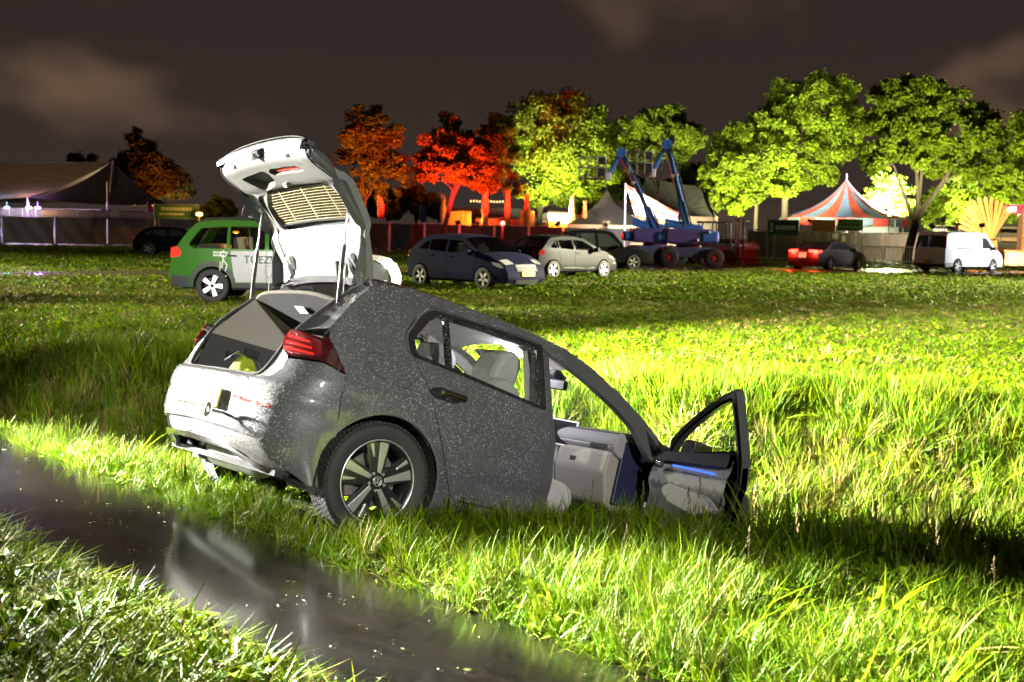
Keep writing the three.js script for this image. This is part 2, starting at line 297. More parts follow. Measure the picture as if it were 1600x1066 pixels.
{
  const C = carGroup, at = CAR.at, both = (g) => [g, mirrorZ(g)];
  const UC = CAR.uRear + 0.0005, ARCH = .372, AY = .312;
  // ---- body side frame: D pillar, quarter, roof rail, A pillar, with the small front window as a hole
  const windowTop = [[1.03, 1.372], [.738, 1.380], [.475, 1.372], [.214, 1.366], [.165, 1.345], [.10, 1.29], [.015, 1.165], [.012, 1.13]];
  const shut = [[.055, 1.033], [.161, .921], [.241, .762], [.323, .622], [.40, .47], [.475, .34], [.50, .20]];
  const archRear = circ(0, AY, ARCH, -14, 148, 26);
  const triWin = [[1.925, 1.028], [2.085, .90], [1.965, .858]];
  const side = [[-.205, 1.375], [-.12, 1.403], [.07, 1.432], [.29, 1.438], [.745, 1.432], [1.015, 1.414], [1.248, 1.388], [1.463, 1.325], [1.738, 1.193], [1.916, 1.087], [2.13, .922], [2.16, .86], [1.97, .83], [1.895, .885],
    [1.812, 1.012], [1.658, 1.112], [1.415, 1.222], [1.22, 1.295], [1.10, 1.325], [1.055, 1.345], ...windowTop, ...shut, [.375, .205], ...archRear, [-.325, .62], [-.352, .80], [-.352, .835], [-.497, 1.012], [-.522, 1.06], [-.427, 1.228]];
  part('body_side', panel(side, at, { holes: [triWin], rim: .035, cell: .045 }), M.paint, C);
  part('body_side', mirrorZ(panel([...side.slice(0, 13), ...side.slice(13)], at, { holes: [triWin], rim: .035, cell: .045 })), M.paint, C);
  for (const s of [0, 1]) { const g = panel(triWin, at, { rim: 0, lift: -.008 }); part('front_quarter_window', s ? mirrorZ(g) : g, M.wetGlass, C); }
  // sill behind the doors and the sills' lower edge
  const sill = panel([[.48, .20], [.50, .255], [2.05, .255], [2.22, .19], [1.2, .17]], at, { rim: .12, lift: -.012 });
  both(sill).forEach((g) => part('sill', g, M.paint, C));
  // wheel arch linings
  for (const xc of [0, 2.63]) for (const s of [1, -1]) part('wheel_arch_liner', sheet((a, t) => { const q = lerp(-20, 200, a) * Math.PI / 180; return [xc + ARCH * Math.cos(q), AY + ARCH * Math.sin(q), s * lerp(.865, .52, t)]; }, 24, 1), M.dark, C);
  // fuel flap, a hairline proud of the quarter
  const flap = roundPoly([[-.24, .988], [-.15, 1.003], [-.04, .968], [.055, .905], [.063, .862], [.025, .842], [-.11, .862], [-.195, .887]], .03);
  part('fuel_flap_joint', panel(flap, at, { rim: 0, lift: .0012, holes: [flap.map(([x, y]) => [lerp(-.085, x, .972), lerp(.925, y, .955)])] }), M.dark, C);
  // roof
  const railX = [-.205, -.12, .07, .29, .745, 1.015, 1.248], railY = [1.375, 1.403, 1.432, 1.438, 1.432, 1.414, 1.388], rail = mono(railX, railY);
  const roofEdge = (x) => [x, rail(x), CAR.W(x, rail(x))];
  part('roof', sheet((s, t) => { const q = 2 * t - 1, k = 1 - Math.pow(Math.abs(q), 2.4), xr = lerp(-.205, 1.248, s), x = xr + (s < .5 ? -.03 : .05) * k * Math.abs(2 * s - 1), e = roofEdge(xr); return [x, e[1] + .055 * k, q * (e[2] - .002)]; }, 36, 30), M.paint, C);
  part('headliner', sheet((s, t) => { const q = 2 * t - 1, k = 1 - Math.pow(Math.abs(q), 4), x = lerp(-.19, 1.26, s), e = roofEdge(x); return [x, e[1] - .055 + .06 * k, q * (e[2] - .03)]; }, 16, 16, true), M.trimLight, C);
  // A pillars' inner trim, windscreen, bonnet, front wings and front bumper
  const apil = [[1.248, 1.388], [1.463, 1.325], [1.738, 1.193], [1.916, 1.087], [2.13, .922]], ax = mono(apil.map((p) => p[0]), apil.map((p) => p[1]));
  const screen = (s, t, dz = 0) => { const q = 2 * t - 1, k = 1 - q * q, xe = lerp(1.248, 2.13, s), y = ax(xe), w = CAR.W(xe, y) - .03; return [xe + .16 * k * (0.3 + 0.7 * s), y + .05 * k * (1 - s) - .01 * k, q * w]; };
  part('windscreen', sheet((s, t) => screen(s, lerp(.03, .97, t)), 20, 24), M.glass, C);
  for (const z of [1, -1]) part('pillar_trim', sheet((s, t) => { const e = screen(s, z > 0 ? lerp(.925, .985, t) : lerp(.075, .015, t)); return [e[0] - .05, e[1] - .05, e[2]]; }, 14, 2), M.trimLight, C);
  const hoodY = mono([2.1, 2.5, 2.9, 3.2, 3.36], [.945, .90, .84, .765, .70]);
  part('bonnet', sheet((s, t) => { const q = 2 * t - 1, k = 1 - Math.pow(Math.abs(q), 2.6), x = lerp(2.14, 3.13, s), w = CAR.at(x, .82)[2] - .06 - .10 * s; return [x + .22 * k * s - .0 + .1 * k * (1 - s), hoodY(x) + .035 * k - .03 * k * s, q * w]; }, 20, 20), M.paint, C);
  const wing = [[2.09, .255], [2.10, .75], [2.00, .85], [2.16, .875], [2.5, .875], [2.9, .81], [3.14, .75], [3.18, .66], [3.02, .60], ...circ(2.63, AY, ARCH, 42, 195, 22), [2.25, .20]];
  both(panel(wing, at, { rim: .03 })).forEach((g) => part('front_wing', g, M.paint, C));
  const fb = panel([[3.03, .585], [3.2, .64], [CAR.uFront - .0005, .64], [CAR.uFront - .0005, .22], [3.02, .22], ...circ(2.63, AY, ARCH, -14, 40, 8)], at, { rim: .02 });
  both(fb).forEach((g) => part('front_bumper', g, M.paint, C));
  both(panel(roundPoly([[3.16, .66], [3.17, .74], [3.45, .735], [3.55, .69], [3.5, .65]], .01), at, { lift: .004 })).forEach((g) => part('headlight', g, M.tint, C));
  part('floor_pan', box(3.7, .03, 1.5, [1.3, .24, 0], [0, 0, 0], 0), M.dark, C);
  part('engine_bulkhead', box(.05, .6, 1.45, [2.32, .55, 0], [0, 0, 0], 0), M.dark, C);
  part('exhaust_silencer', [place(new THREE.CapsuleGeometry(.09, .6, 6, 14), [-.42, .27, .0], [Math.PI / 2, 0, 0]), rod([-.42, .25, .3], [-.5, .25, .48], .02), rod([-.3, .26, .1], [1.4, .24, .1], .025)], M.steel, C);
  part('rear_axle_beam', [rod([0, .30, -.68], [0, .30, .68], .035), rod([.0, .30, .55], [.38, .34, .55], .03), rod([0, .30, -.55], [.38, .34, -.55], .03)], M.dark, C);
  // ---- rear bumper
  const lip = [[-.97, .722], [-.80, .716], [-.745, .735], [-.716, .785]];
  const bumper = [[-.312, .50], ...circ(0, AY, ARCH, 152, 194, 8), [-.43, .215], [-.53, .262], [-.64, .305], [-.70, .40], [-.95, .415], [UC, .425], [UC, .722], ...lip, [-.713, .845], [-.503, .862], [-.358, .829], [-.336, .65]];
  both(panel(bumper, at, { rim: .05, cell: .04 })).forEach((g) => part('rear_bumper', g, M.paint, C));
  both(panel([[-.53, .262], [-.64, .305], [-.70, .41], [-.95, .425], [UC, .435], [UC, .335], [-.95, .325], [-.80, .27], [-.62, .232]], at, { rim: .02, lift: -.035, cell: .04 })).forEach((g) => part('bumper_valance', g, M.trimGrey, C));
  both(panel([[UC, .345], [-.95, .335], [-.78, .285], [-.60, .245], [-.45, .222], [-.45, .200], [-.62, .218], [-.80, .250], [-.95, .305], [UC, .315]], at, { rim: .05, lift: .004, cell: .04 })).forEach((g) => part('valance_lip', g, M.chrome, C));
  both(panel(roundPoly([[-.93, .598], [-.66, .582], [-.66, .566], [-.93, .576]], .006), at, { lift: .004, rim: .004 })).forEach((g) => part('rear_reflector', g, M.redLens, C));
  // number plate, its white blaze is only light; blue strip at its left end
  const pl = part('licence_plate', box(.012, .112, .64, [-.819, .560, .08], [0, .03, -.02], .003), std(.62, .45, .03, .3, .1), C);
  part('plate_strip', box(.006, .108, .045, [-.832, .560, -.212], [0, .03, -.02], 0), std(.02, .06, .4, .35), pl);
  // screwed-in towing eye
  part('tow_eye', [rod([-.74, .487, .42], [-.845, .487, .44], .009), place(new THREE.TorusGeometry(.032, .009, 10, 22), [-.875, .487, .445], [0, .9, 0])], M.steel, C);
  // ---- boot opening: gutter and weatherstrip round it
  const outer = [[UC, .722], ...lip, [-.713, .845], [-.772, .93], [-.752, 1.006], [-.522, 1.06], [-.427, 1.228], [-.205, 1.375]].map(([u, v]) => at(u, v));
  const inner = [[-.70, .724, 0], [-.69, .722, .36], [-.675, .726, .46], [-.66, .745, .51], [-.645, .785, .535], [-.62, .85, .548], [-.59, .93, .556], [-.55, 1.01, .566], [-.49, 1.09, .572], [-.36, 1.235, .556], [-.215, 1.372, .53]];
  for (const s of [1, -1]) {
    const g = sheet((a, t) => { const k = a * (outer.length - 1), i = Math.min(outer.length - 2, Math.floor(k)), f = k - i, o = outer[i].map((q, n) => lerp(q, outer[i + 1][n], f)), w = inner[i].map((q, n) => lerp(q, inner[i + 1][n], f)); return [lerp(o[0], w[0], t), lerp(o[1], w[1], t) - .012 * Math.sin(t * Math.PI), s * lerp(o[2], w[2], t)]; }, 60, 5);
    part('boot_gutter', g, M.paint, C);
    part('weatherstrip', tube(inner.map((p) => [p[0], p[1] + .004, s * p[2]]), .011, 50, 8), M.rubber, C);
  }
  part('rear_roof_flange', sheet((s, t) => { const q = 2 * s - 1, k = 1 - Math.pow(Math.abs(q), 2.4); return [-.205 - .03 * k + lerp(0, .03, t), 1.375 + .055 * k - .035 * t, q * .635]; }, 20, 3), M.paint, C);
  part('boot_sill_trim', sheet((s, t) => [-.675 + .02 * Math.abs(2 * s - 1) + .02 * t, lerp(.722, .50, t), (2 * s - 1) * .53], 14, 4), M.trimDark, C);
  part('boot_floor', box(1.05, .02, 1.1, [-.16, .61, 0], [0, 0, 0], .004), M.carpet, C);
  for (const s of [1, -1]) {
    part('boot_side_trim', sheet((a, t) => { const y = lerp(.5, .96, t), x = lerp(lerp(-.66, -.57, t), .34, a); return [x, y, s * (.535 + .03 * t - .06 * Math.exp(-Math.pow((x - .02) / .22, 2)) * (1 - sst(.3, .95, t)))]; }, 20, 8), M.trimDark, C);
    part('pillar_trim', panel([[-.57, .96], [.34, .96], [.16, 1.06], [.02, 1.12], [.02, 1.17], [.17, 1.34], [.2, 1.40], [-.2, 1.37], [-.37, 1.235]], (x, y) => [x, y, s * (.575 - .10 * (y - .96) / .4 + (x > -.1 ? .1 * (x + .1) : 0))], { rim: 0 }), M.trimLight, C);
    part('boot_net_hook', box(.10, .05, .02, [-.28, .90, s * .545], [0, 0, 0], .006), M.dark, C); part('lashing_eye', box(.05, .03, .03, [-.42, .86, s * .54]), M.dark, C);
  }
  // rear seat backs with headrests
  const bk = part('rear_seat', [box(.13, .62, .98, [.36, .80, 0], [0, 0, -.22], .04), box(.46, .14, 1.1, [.66, .52, 0], [0, 0, .1], .05)], M.seat, C);
  for (const z of [-.36, 0, .36]) part('headrest', box(.09, .15, .24, [.45, 1.13, z], [0, 0, -.2], .035), M.seat, bk);
  // parcel shelf, tipped up by its cords
  {
    const f = (dy) => (s, t) => { const q = 2 * s - 1, L = .72 - .07 * Math.pow(Math.abs(q), 3.5), k = L * t; return [.24 - k * .905 + dy * .4, .985 + k * .425 + dy * .9 - .02 * Math.pow(t, 4), q * (.485 + .04 * t)]; };
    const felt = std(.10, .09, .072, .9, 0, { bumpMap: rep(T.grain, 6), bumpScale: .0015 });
    const sh = part('parcel_shelf', [sheet(f(.014), 24, 12), sheet((s, t) => { const a = f(.014)(s, 1), b = f(-.012)(s, 1), k = Math.sin(t * Math.PI) * .012; return [lerp(a[0], b[0], t) - k, lerp(a[1], b[1], t), lerp(a[2], b[2], t)]; }, 24, 5), ...[0, 1].map((e) => sheet((s, t) => { const a = f(.014)(e, s), b = f(-.012)(e, s); return a.map((q, i) => lerp(q, b[i], t)); }, 12, 1))], felt, C);
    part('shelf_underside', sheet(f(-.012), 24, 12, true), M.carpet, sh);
    part('shelf_lit_area', panel(roundPoly([[.05, .22], [.93, .34], [.985, .86], [.80, .955], [.5, .965], [.2, .955], [.03, .86]], .09), (s, t) => f(-.012)(s, t), { lift: .016, rim: .016, cell: .06, flip: true }), felt, sh);  // lighter felt stands for the lit part, the dark underside for the shaded rest
    const lb = f(-.030)(.52, .80); part('shelf_label', box(.055, .003, .11, lb, [0, 0, -.566], 0), std(.8, .8, .78, .6), sh);
  }
  // ---- right rear door and the left doors
  const doorTop = [[1.03, 1.366], [.738, 1.374], [.475, 1.366], [.218, 1.360], [.17, 1.340], [.106, 1.286], [.022, 1.163], [.019, 1.13]];
  const rearDoor = [...doorTop, [.061, 1.033], [.168, .921], [.248, .762], [.330, .622], [.407, .47], [.482, .34], [.505, .262], [1.155, .262], [1.152, .44], [1.132, .626], [1.118, .738], [1.098, .843], [1.058, .952]];
  const glassAll = roundPoly([[.99, 1.338, .02], [.60, 1.346, .1], [.25, 1.334, .05], [.17, 1.265, .03], [.072, 1.135, .02], [.095, 1.055, .03], [.36, 1.035, .1], [1.02, .972, .01]], .03);
  const q1 = roundPoly([[.288, 1.328, .01], [.25, 1.325, .04], [.17, 1.258, .02], [.078, 1.137, .02], [.098, 1.062, .03], [.308, 1.044, .008]], .02);
  const q2 = roundPoly([[.986, 1.33, .02], [.60, 1.338, .1], [.325, 1.330, .01], [.348, 1.046, .01], [1.012, .98, .01]], .02);
  function door(parent, poly, holes, s, paint) {
    const g = panel(poly, at, { holes, rim: .05, cell: .045 }); return part('door_skin', s < 0 ? mirrorZ(g) : g, paint, parent);
  }
  const mk = (s) => {
    const m = (g) => (s < 0 ? mirrorZ(g) : g);
    const d = part('rear_door', m(panel(rearDoor, at, { holes: [glassAll], rim: .05, cell: .045 })), M.paint, C);
    part('window_surround', m(panel(glassAll.map(([x, y]) => [x, y]), at, { holes: [q1, q2], lift: -.004, rim: .02, cell: .05 })), M.gloss, d);
    const o = [[1.045, 1.354], [.738, 1.364], [.475, 1.356], [.222, 1.350], [.18, 1.332], [.117, 1.28], [.036, 1.16], [.035, 1.115], [.062, 1.038], [.36, 1.017], [1.052, .954]];
    part('window_moulding', m(panel(roundPoly(o, .02), at, { holes: [glassAll], lift: .006, rim: .008, cell: .05 })), M.gloss, d);
    part('rear_quarter_window', m(panel(q1, at, { rim: 0, lift: -.014 })), M.wetGlass, d);
    part('side_window', m(panel(q2, at, { rim: 0, lift: -.014 })), M.glass, d);
    // recessed cup and pull handle
    const cup = roundPoly([[.175, .885], [.27, .915], [.40, .905], [.46, .878], [.36, .838], [.22, .842]], .03);
    part('handle_cup', m(panel(cup, at, { lift: .002, rim: 0 })), M.gloss, d);
    part('door_handle', m(place(new THREE.CapsuleGeometry(.016, .16, 6, 12), [.345, .885, CAR.W(.34, .885) + .026], [0, 0, Math.PI / 2 - .02], [1.25, 1, .8])), M.chrome, d);
    part('trim_strip', m(panel([[.55, .318], [1.15, .318], [1.15, .308], [.55, .308]], at, { lift: .003, rim: 0 })), M.dark, d);
    part('door_trim', m(panel([[.30, .90], [.42, .60], [.53, .30], [1.12, .30], [1.09, .70], [1.03, .93]], (x, y) => [x, y, CAR.W(x, y) - .09], { rim: 0 })), M.trimGrey, d);
    part('window_seal_trim', m(panel(glassAll.map(([x, y]) => [lerp(.55, x, 1.03), lerp(1.18, y, 1.06)]), (x, y) => [x, y, CAR.W(x, y) - .04], { holes: [glassAll], rim: 0 })), M.trimLight, d);
    return d;
  };
  mk(1); mk(-1);
  const frontPoly = [[1.10, .955], [1.125, .84], [1.145, .735], [1.16, .62], [1.178, .44], [1.18, .262], [2.06, .262], [2.085, .45], [2.085, .75], [1.955, .845], [1.885, .89], [1.80, 1.012], [1.645, 1.104], [1.405, 1.212], [1.21, 1.286], [1.09, 1.318], [1.075, 1.30]];
  const frontGlass = roundPoly([[1.13, 1.262, .02], [1.21, 1.243, .1], [1.39, 1.175, .2], [1.62, 1.072, .2], [1.765, .985, .1], [1.845, .905, .02], [1.14, .962, .02]], .02);
  function frontDoor(s, parent) {
    const m = (g) => (s < 0 ? mirrorZ(g) : g);
    const d = part('front_door', m(panel(frontPoly, at, { holes: [frontGlass], rim: .06, cell: .045 })), M.paint, parent);
    part('side_window', m(panel(frontGlass, at, { rim: 0, lift: -.014, cell: .08 })), M.glass, d);
    const io = [[1.105, .945], [1.145, .62], [1.17, .30], [2.0, .30], [2.03, .45], [2.02, .76], [1.87, .885], [1.785, 1.0], [1.635, 1.09], [1.40, 1.20], [1.21, 1.272], [1.10, 1.30]];
    part('door_frame', m(panel(io, (x, y) => [x, y, CAR.W(x, y) - .055], { holes: [frontGlass], rim: -.04, cell: .06 })), M.dark, d);
    const tr = (x, y) => [x, y, CAR.W(x, Math.min(y, .86)) - .095 - .035 * sst(.66, .72, y) * (1 - sst(.78, .86, y))];
    part('door_trim', m(panel(roundPoly([[1.16, .925], [1.19, .62], [1.21, .34], [1.94, .34], [1.98, .5], [1.96, .80], [1.84, .895]], .04), tr, { rim: -.06, cell: .05 })), M.trimGrey, d);
    part('trim_upper_pad', m(panel(roundPoly([[1.165, .94], [1.175, .86], [1.9, .85], [1.83, .91]], .02), (x, y) => [x, y, CAR.W(x, .86) - .125], { rim: -.05 })), M.trimDark, d);
    part('trim_insert', m(panel(roundPoly([[1.20, .80], [1.22, .60], [1.55, .54], [1.74, .78]], .05), (x, y) => [x, y, CAR.W(x, y) - .112], { rim: -.01 })), M.trimDark, d);
    const arm = part('armrest', m(place(extrude(roundPoly([[1.20, .60], [1.30, .66], [1.66, .70], [1.72, .67], [1.64, .61], [1.35, .55]], .03), .075, .012), [0, 0, .735])), M.trimGrey, d);
    part('armrest_pad', m(place(extrude(roundPoly([[1.30, .665], [1.62, .705], [1.62, .69], [1.31, .645]], .008), .05, .003), [0, 0, .73])), std(.05, .08, .2, .5), arm);
    part('ambient_light_strip', m(box(.44, .013, .01, [1.46, .818, .722], [0, 0, .035], .003)), M.blueStrip, d);
    part('door_release', m(box(.085, .05, .02, [1.83, .825, .722], [0, 0, 0], .012)), M.dark, d);
    part('release_lever', m(box(.055, .028, .02, [1.82, .827, .712], [0, 0, .1], .008)), M.chrome, d);
    const pk = part('door_pocket', m(sheet((a, t) => { const x = lerp(1.24, 1.80, a); return [x, lerp(.36, .50 + .03 * Math.cos(a * 6), t), .70 + .04 * Math.sin(t * 3)]; }, 14, 6)), M.trimGrey, d);
    part('loudspeaker', m([place(new THREE.TorusGeometry(.088, .012, 8, 28), [1.76, .455, .768])].concat([cyl(.082, .082, .01, [1.76, .455, .772], [Math.PI / 2, 0, 0], 28)]).reduce((a, b) => merge([a, b]))), M.trimDark, d);
    part('door_handle', m(place(new THREE.CapsuleGeometry(.016, .16, 6, 12), [1.30, .862, CAR.W(1.3, .862) + .024], [0, 0, Math.PI / 2], [1.25, 1, .8])), M.chrome, d);
    const mir = part('door_mirror', m(box(.13, .14, .2, [1.84, .955, .985], [0, .15, 0], .05)), M.paint, d);
    part('mirror_stalk', m(box(.07, .03, .14, [1.86, .885, .88], [0, 0, .1], .012)), M.gloss, mir);
    part('mirror_glass', m(box(.006, .105, .155, [1.774, .958, .99], [0, .15, 0], 0)), M.chrome, mir);
    return d;
  }
  frontDoor(-1, C);
  const hinge = new THREE.Group(); // the right front door, swung open about its hinge line
  const tmp = new THREE.Group(), od = frontDoor(1, tmp), H = M4().makeTranslation(2.04, 0, .84).multiply(M4().makeRotationY(80 * Math.PI / 180)).multiply(M4().makeTranslation(-2.04, 0, -.84));
  od.applyMatrix4(H); C.add(od);
  part('door_check_strap', box(.16, .035, .012, [2.0, .55, .87], [0, .7, 0], .003), M.steel, C);
  // B pillars and door apertures
  for (const s of [1, -1]) {
    const m = (g) => (s < 0 ? mirrorZ(g) : g);
    part('centre_pillar', m(panel([[1.03, 1.37], [1.125, 1.335], [1.135, .95], [1.20, .60], [1.24, .22], [1.08, .22], [1.06, .6], [1.0, .95]], (x, y) => [x, y, CAR.W(x, y) - .035], { rim: .06 })), M.paint, C);
    part('pillar_trim', m(panel([[.97, 1.37], [1.10, 1.33], [1.115, .95], [1.17, .60], [1.2, .26], [1.0, .26], [1.0, .6], [.97, .95]], (x, y) => [x, y, CAR.W(x, y) - .11], { rim: 0 })), M.trimLight, C);
    part('roof_rail_trim', m(panel([[-.1, 1.395], [.3, 1.43], [.75, 1.425], [1.0, 1.405], [1.24, 1.375], [1.46, 1.31], [1.74, 1.18], [1.92, 1.06], [1.86, .97], [1.65, 1.10], [1.41, 1.215], [1.1, 1.33], [.74, 1.365], [.25, 1.36], [.1, 1.34]], (x, y) => [x, y, CAR.W(x, y) - .045], { rim: 0, cell: .08 })), M.trimLight, C);
  }
  // ---- tail lights on the quarters
  for (const s of [1, -1]) {
    const m = (g) => (s < 0 ? mirrorZ(g) : g);
    const tl = part('tail_light', m(panel(roundPoly([[-.774, .905], [-.774, .962], [-.757, 1.009], [-.672, 1.002], [-.532, .988], [-.503, 1.006], [-.364, .837], [-.503, .868], [-.716, .857]], .012), at, { lift: .012, rim: .03, cell: .03 })), phy(.035, .004, .004, .12, 0, { clearcoat: 1, bumpMap: rep(T.drops, 7), bumpScale: .001 }), C);
    part('tail_lens', m(panel(roundPoly([[-.768, .91], [-.768, .96], [-.75, 1.0], [-.66, .992], [-.535, .965], [-.515, .895], [-.60, .872], [-.71, .865]], .015), at, { lift: .022, rim: .012, cell: .03 })), s > 0 ? M.redLens : M.redLens, tl);
    for (const k of [0, 1, 2]) part('light_guide', m(panel([[-.745 + .0 * k, .885 + k * .035], [-.745, .898 + k * .035], [-.56 - .02 * k, .893 + k * .030], [-.56 - .02 * k, .882 + k * .030]], at, { lift: .026, rim: .006, cell: .03 })), s > 0 ? phy(.7, .02, .015, .2, 0, { emissive: new THREE.Color(.5, .012, .006), emissiveIntensity: .35 }) : phy(.7, .03, .01, .2, 0, { emissive: new THREE.Color(1, .03, .012), emissiveIntensity: 1.2 }), tl);
  }
  // ---- tailgate, raised: a = away from the hinges, b = outwards, z = across
  {
    const A = V(-.702, .712, 0), B = V(.712, .702, 0), O = V(-.185, 1.415, 0), G = new THREE.Group(); G.name = 'tailgate'; C.add(G);
    const bo = mono([0, .1, .2, .32, .36, .5, .60, .66, .75, .86, .91], [.0, .07, .14, .185, .165, .150, .138, .150, .155, .11, .05]);
    const bi = mono([0, .06, .28, .34, .60, .64, .70, .76, .82, .87, .91], [-.01, .02, .07, .105, .10, .06, .025, -.005, -.03, -.02, .02]);
    const K = .935, zw = mono([0, .2, .45, .60, .7, .8, .87, .91], [.54, .595, .635, .645, .635, .62, .605, .585]);
    const world = (s, b, z) => { const p = O.clone().addScaledVector(A, s * K).addScaledVector(B, b); return [p.x, p.y, z]; };
    const outM = (s, z) => world(s - .03 * (1 - Math.min(1, z * z / .36)) * -1 * sst(.5, .9, s), bo(s) - .05 * z * z / .36 - .05 * Math.pow(Math.abs(z) / zw(s), 8), z);
    const inM = (s, z) => world(s + .03 * (1 - Math.min(1, z * z / .36)) * sst(.5, .9, s), bi(s) - .03 * z * z / .36 + .02 * Math.pow(Math.abs(z) / zw(s), 6), z);
    const edge = []; for (let i = 0; i <= 14; i++) { const s = lerp(0, .91, i / 14); edge.push([s, zw(s)]); }
    const outline = [...edge, ...edge.slice().reverse().map(([s, z]) => [s, -z])];
    const wo = roundPoly([[.36, .50], [.36, -.50], [.60, -.53], [.60, .53]], .05), wi = roundPoly([[.33, .45], [.33, -.45], [.50, -.50], [.615, -.40], [.635, 0], [.615, .40], [.50, .50]], .05);
    const recess = roundPoly([[.745, -.06], [.765, -.02], [.765, .34], [.725, .40], [.715, .30], [.715, -.02]], .012), pocket = roundPoly([[.75, -.44], [.765, -.12], [.74, -.07], [.68, -.10], [.645, -.18], [.625, -.34]], .03);
    part('tailgate_skin', panel(outline, outM, { holes: [wo], rim: .03, cell: .05 }), M.paint, G);
    const trim = part('tailgate_trim', panel(outline.map(([s, z]) => [s, z * .985]), inM, { holes: [wi, recess, pocket], rim: .045, cell: .05, flip: true }), std(.13, .128, .122, .6, 0, { bumpMap: rep(T.grain, 6), bumpScale: .0006 }), G);
    part('handle_recess', panel(recess.map(([s, z]) => [s, z * 1.02]), (s, z) => { const p = inM(s, z); return [p[0] + B.x * .05, p[1] + B.y * .05, z]; }, { rim: .07, flip: true }), M.dark, trim);
    part('handle_pocket', panel(pocket.map(([s, z]) => [s, z * 1.0]), (s, z) => { const p = inM(s, z), k = .075 * Math.exp(-Math.pow((z + .26) / .16, 2)); return [p[0] + B.x * k, p[1] + B.y * k, z]; }, { rim: .03, flip: true, cell: .03 }), M.trimDark, trim);
    part('recess_red_reflection', panel([[.735, .0], [.755, -.02], [.755, .26], [.735, .30]], (s, z) => { const p = inM(s, z); return [p[0] + B.x * .02, p[1] + B.y * .02, z]; }, { rim: .01, flip: true }), phy(.6, .05, .04, .2, 0, { clearcoat: 1 }), trim);  // red strip put in as a painted reflection inside the recess
    part('edge_seal', tube([...edge.slice(1), ...edge.slice(1).reverse().map(([s, z]) => [s, -z])].map(([s, z]) => { const p = inM(s, z * .96); return [p[0] - B.x * .006, p[1] - B.y * .006, z * .96]; }), .0045, 90, 6), M.rubber, G);
    part('bottom_edge', sheet((a, t) => { const z = (2 * a - 1) * .585, p = outM(.91, z), q = inM(.91, z * .985), k = .012 * Math.sin(t * Math.PI); return [lerp(p[0], q[0], t) + A.x * k, lerp(p[1], q[1], t) + A.y * k, z]; }, 20, 6), M.paint, G);
    for (const s of [1, -1]) part('tailgate_side', sheet((a, t) => { const q = a * .91, z = s * zw(q), p = outM(q, z), w = inM(q, z * .985); return [lerp(p[0], w[0], t), lerp(p[1], w[1], t), lerp(z, z * .985, t) + s * .01 * Math.sin(t * Math.PI)]; }, 24, 5), M.paint, G);
    // latch with its dark triangular piece, screws
    const lp = inM(.875, 0); part('latch', [box(.05, .045, .10, [lp[0] - B.x * .004, lp[1] - B.y * .004, -.02], [0, 0, .78], .01), place(new THREE.ConeGeometry(.05, .05, 3), [lp[0] - B.x * .02, lp[1] - B.y * .02, -.02], [0, 0, .78])], M.dark, G);
    for (const z of [-.38, .36]) { const p = inM(.84, z); part('trim_screw', ball(.012, [p[0] - B.x * .004, p[1] - B.y * .004, z]), M.steel, G); }
    { const p = inM(.645, 0); part('trim_clip', box(.03, .03, .05, [p[0] - B.x * .01, p[1] - B.y * .01, 0], [0, 0, .78]), M.trimLight, G); }
    const glassAt = (s, z) => world(s, lerp(.155, .128, clamp((s - .34) / .27)) - .045 * z * z / .36, z);
    const rw = part('rear_window', panel([[.345, .51], [.345, -.51], [.612, -.535], [.612, .535]], glassAt, { rim: 0, cell: .08 }), M.wetGlass, G);
    for (let k = 0; k < 13; k++) { const s = lerp(.365, .60, k / 12); part('heating_wire', tube([-.47, -.25, 0, .25, .47].map((z) => { const p = glassAt(s, z); return [p[0] - B.x * .005, p[1] - B.y * .005, z]; }), .0011, 10, 4), std(.75, .62, .32, .4, .2), rw); }
    for (const z of [-.30, -.02, .30]) part('heating_wire', tube([.375, .49, .60].map((s) => { const p = glassAt(s, z * (1 + .1 * (s - .4))); return [p[0] - B.x * .005, p[1] - B.y * .005, z]; }), .0016, 8, 4), std(.75, .62, .32, .4, .2), rw);
    for (const s of [1, -1]) {
      part('tailgate_light', panel(roundPoly([[.64, s * .51], [.64, s * .625], [.78, s * .605], [.78, s * .50]], .02), outM, { lift: .008, rim: .02 }), M.redLens, G);
      part('hinge_arm', [tube([[-.06, 1.385, s * .40], [-.13, 1.40, s * .40], [-.19, 1.43, s * .40], [-.24, 1.47, s * .40], [-.27, 1.52, s * .40]], .014, 20, 8), box(.09, .03, .08, [-.12, 1.392, s * .40], [0, 0, .3]), box(.09, .03, .09, [-.25, 1.51, s * .40], [0, 0, -.78])], M.steel, G);
      const foot = [-.36, 1.225, s * .585], head = [inM(.50, s * .575)[0], inM(.50, s * .575)[1], s * .578], mid = foot.map((q, i) => lerp(q, head[i], .55));
      const st = part('gas_strut', rod(foot, mid, .0125), M.gloss, C); part('strut_rod', rod(mid, head, .006), M.chrome, st);
      part('strut_bracket', [box(.05, .05, .03, head, [0, 0, .78], .01), ball(.012, foot)], M.steel, st);
      const t0 = inM(.30, s * .50), t1 = [-.30, 1.30, s * .50]; part('shelf_cord', tube([[t0[0], t0[1], s * .5], [lerp(t0[0], t1[0], .5) - .012, lerp(t0[1], t1[1], .5) - .02, s * .5], t1], .0022, 16, 5), std(.5, .49, .4, .9), C);
    }
    { const p = inM(.52, -.56); part('torn_seal', tube([[p[0], p[1], -.58], [p[0] - .05, p[1] + .03, -.63], [p[0] - .075, p[1] - .03, -.66], [p[0] - .07, p[1] - .08, -.665]], .005, 14, 6), M.rubber, G); }
    const gw = part('cable_boot', tube([[-.12, 1.40, .18], [-.16, 1.36, .22], [-.22, 1.40, .26], [-.27, 1.50, .27]], .016, 24, 8), M.rubber, G);
  }
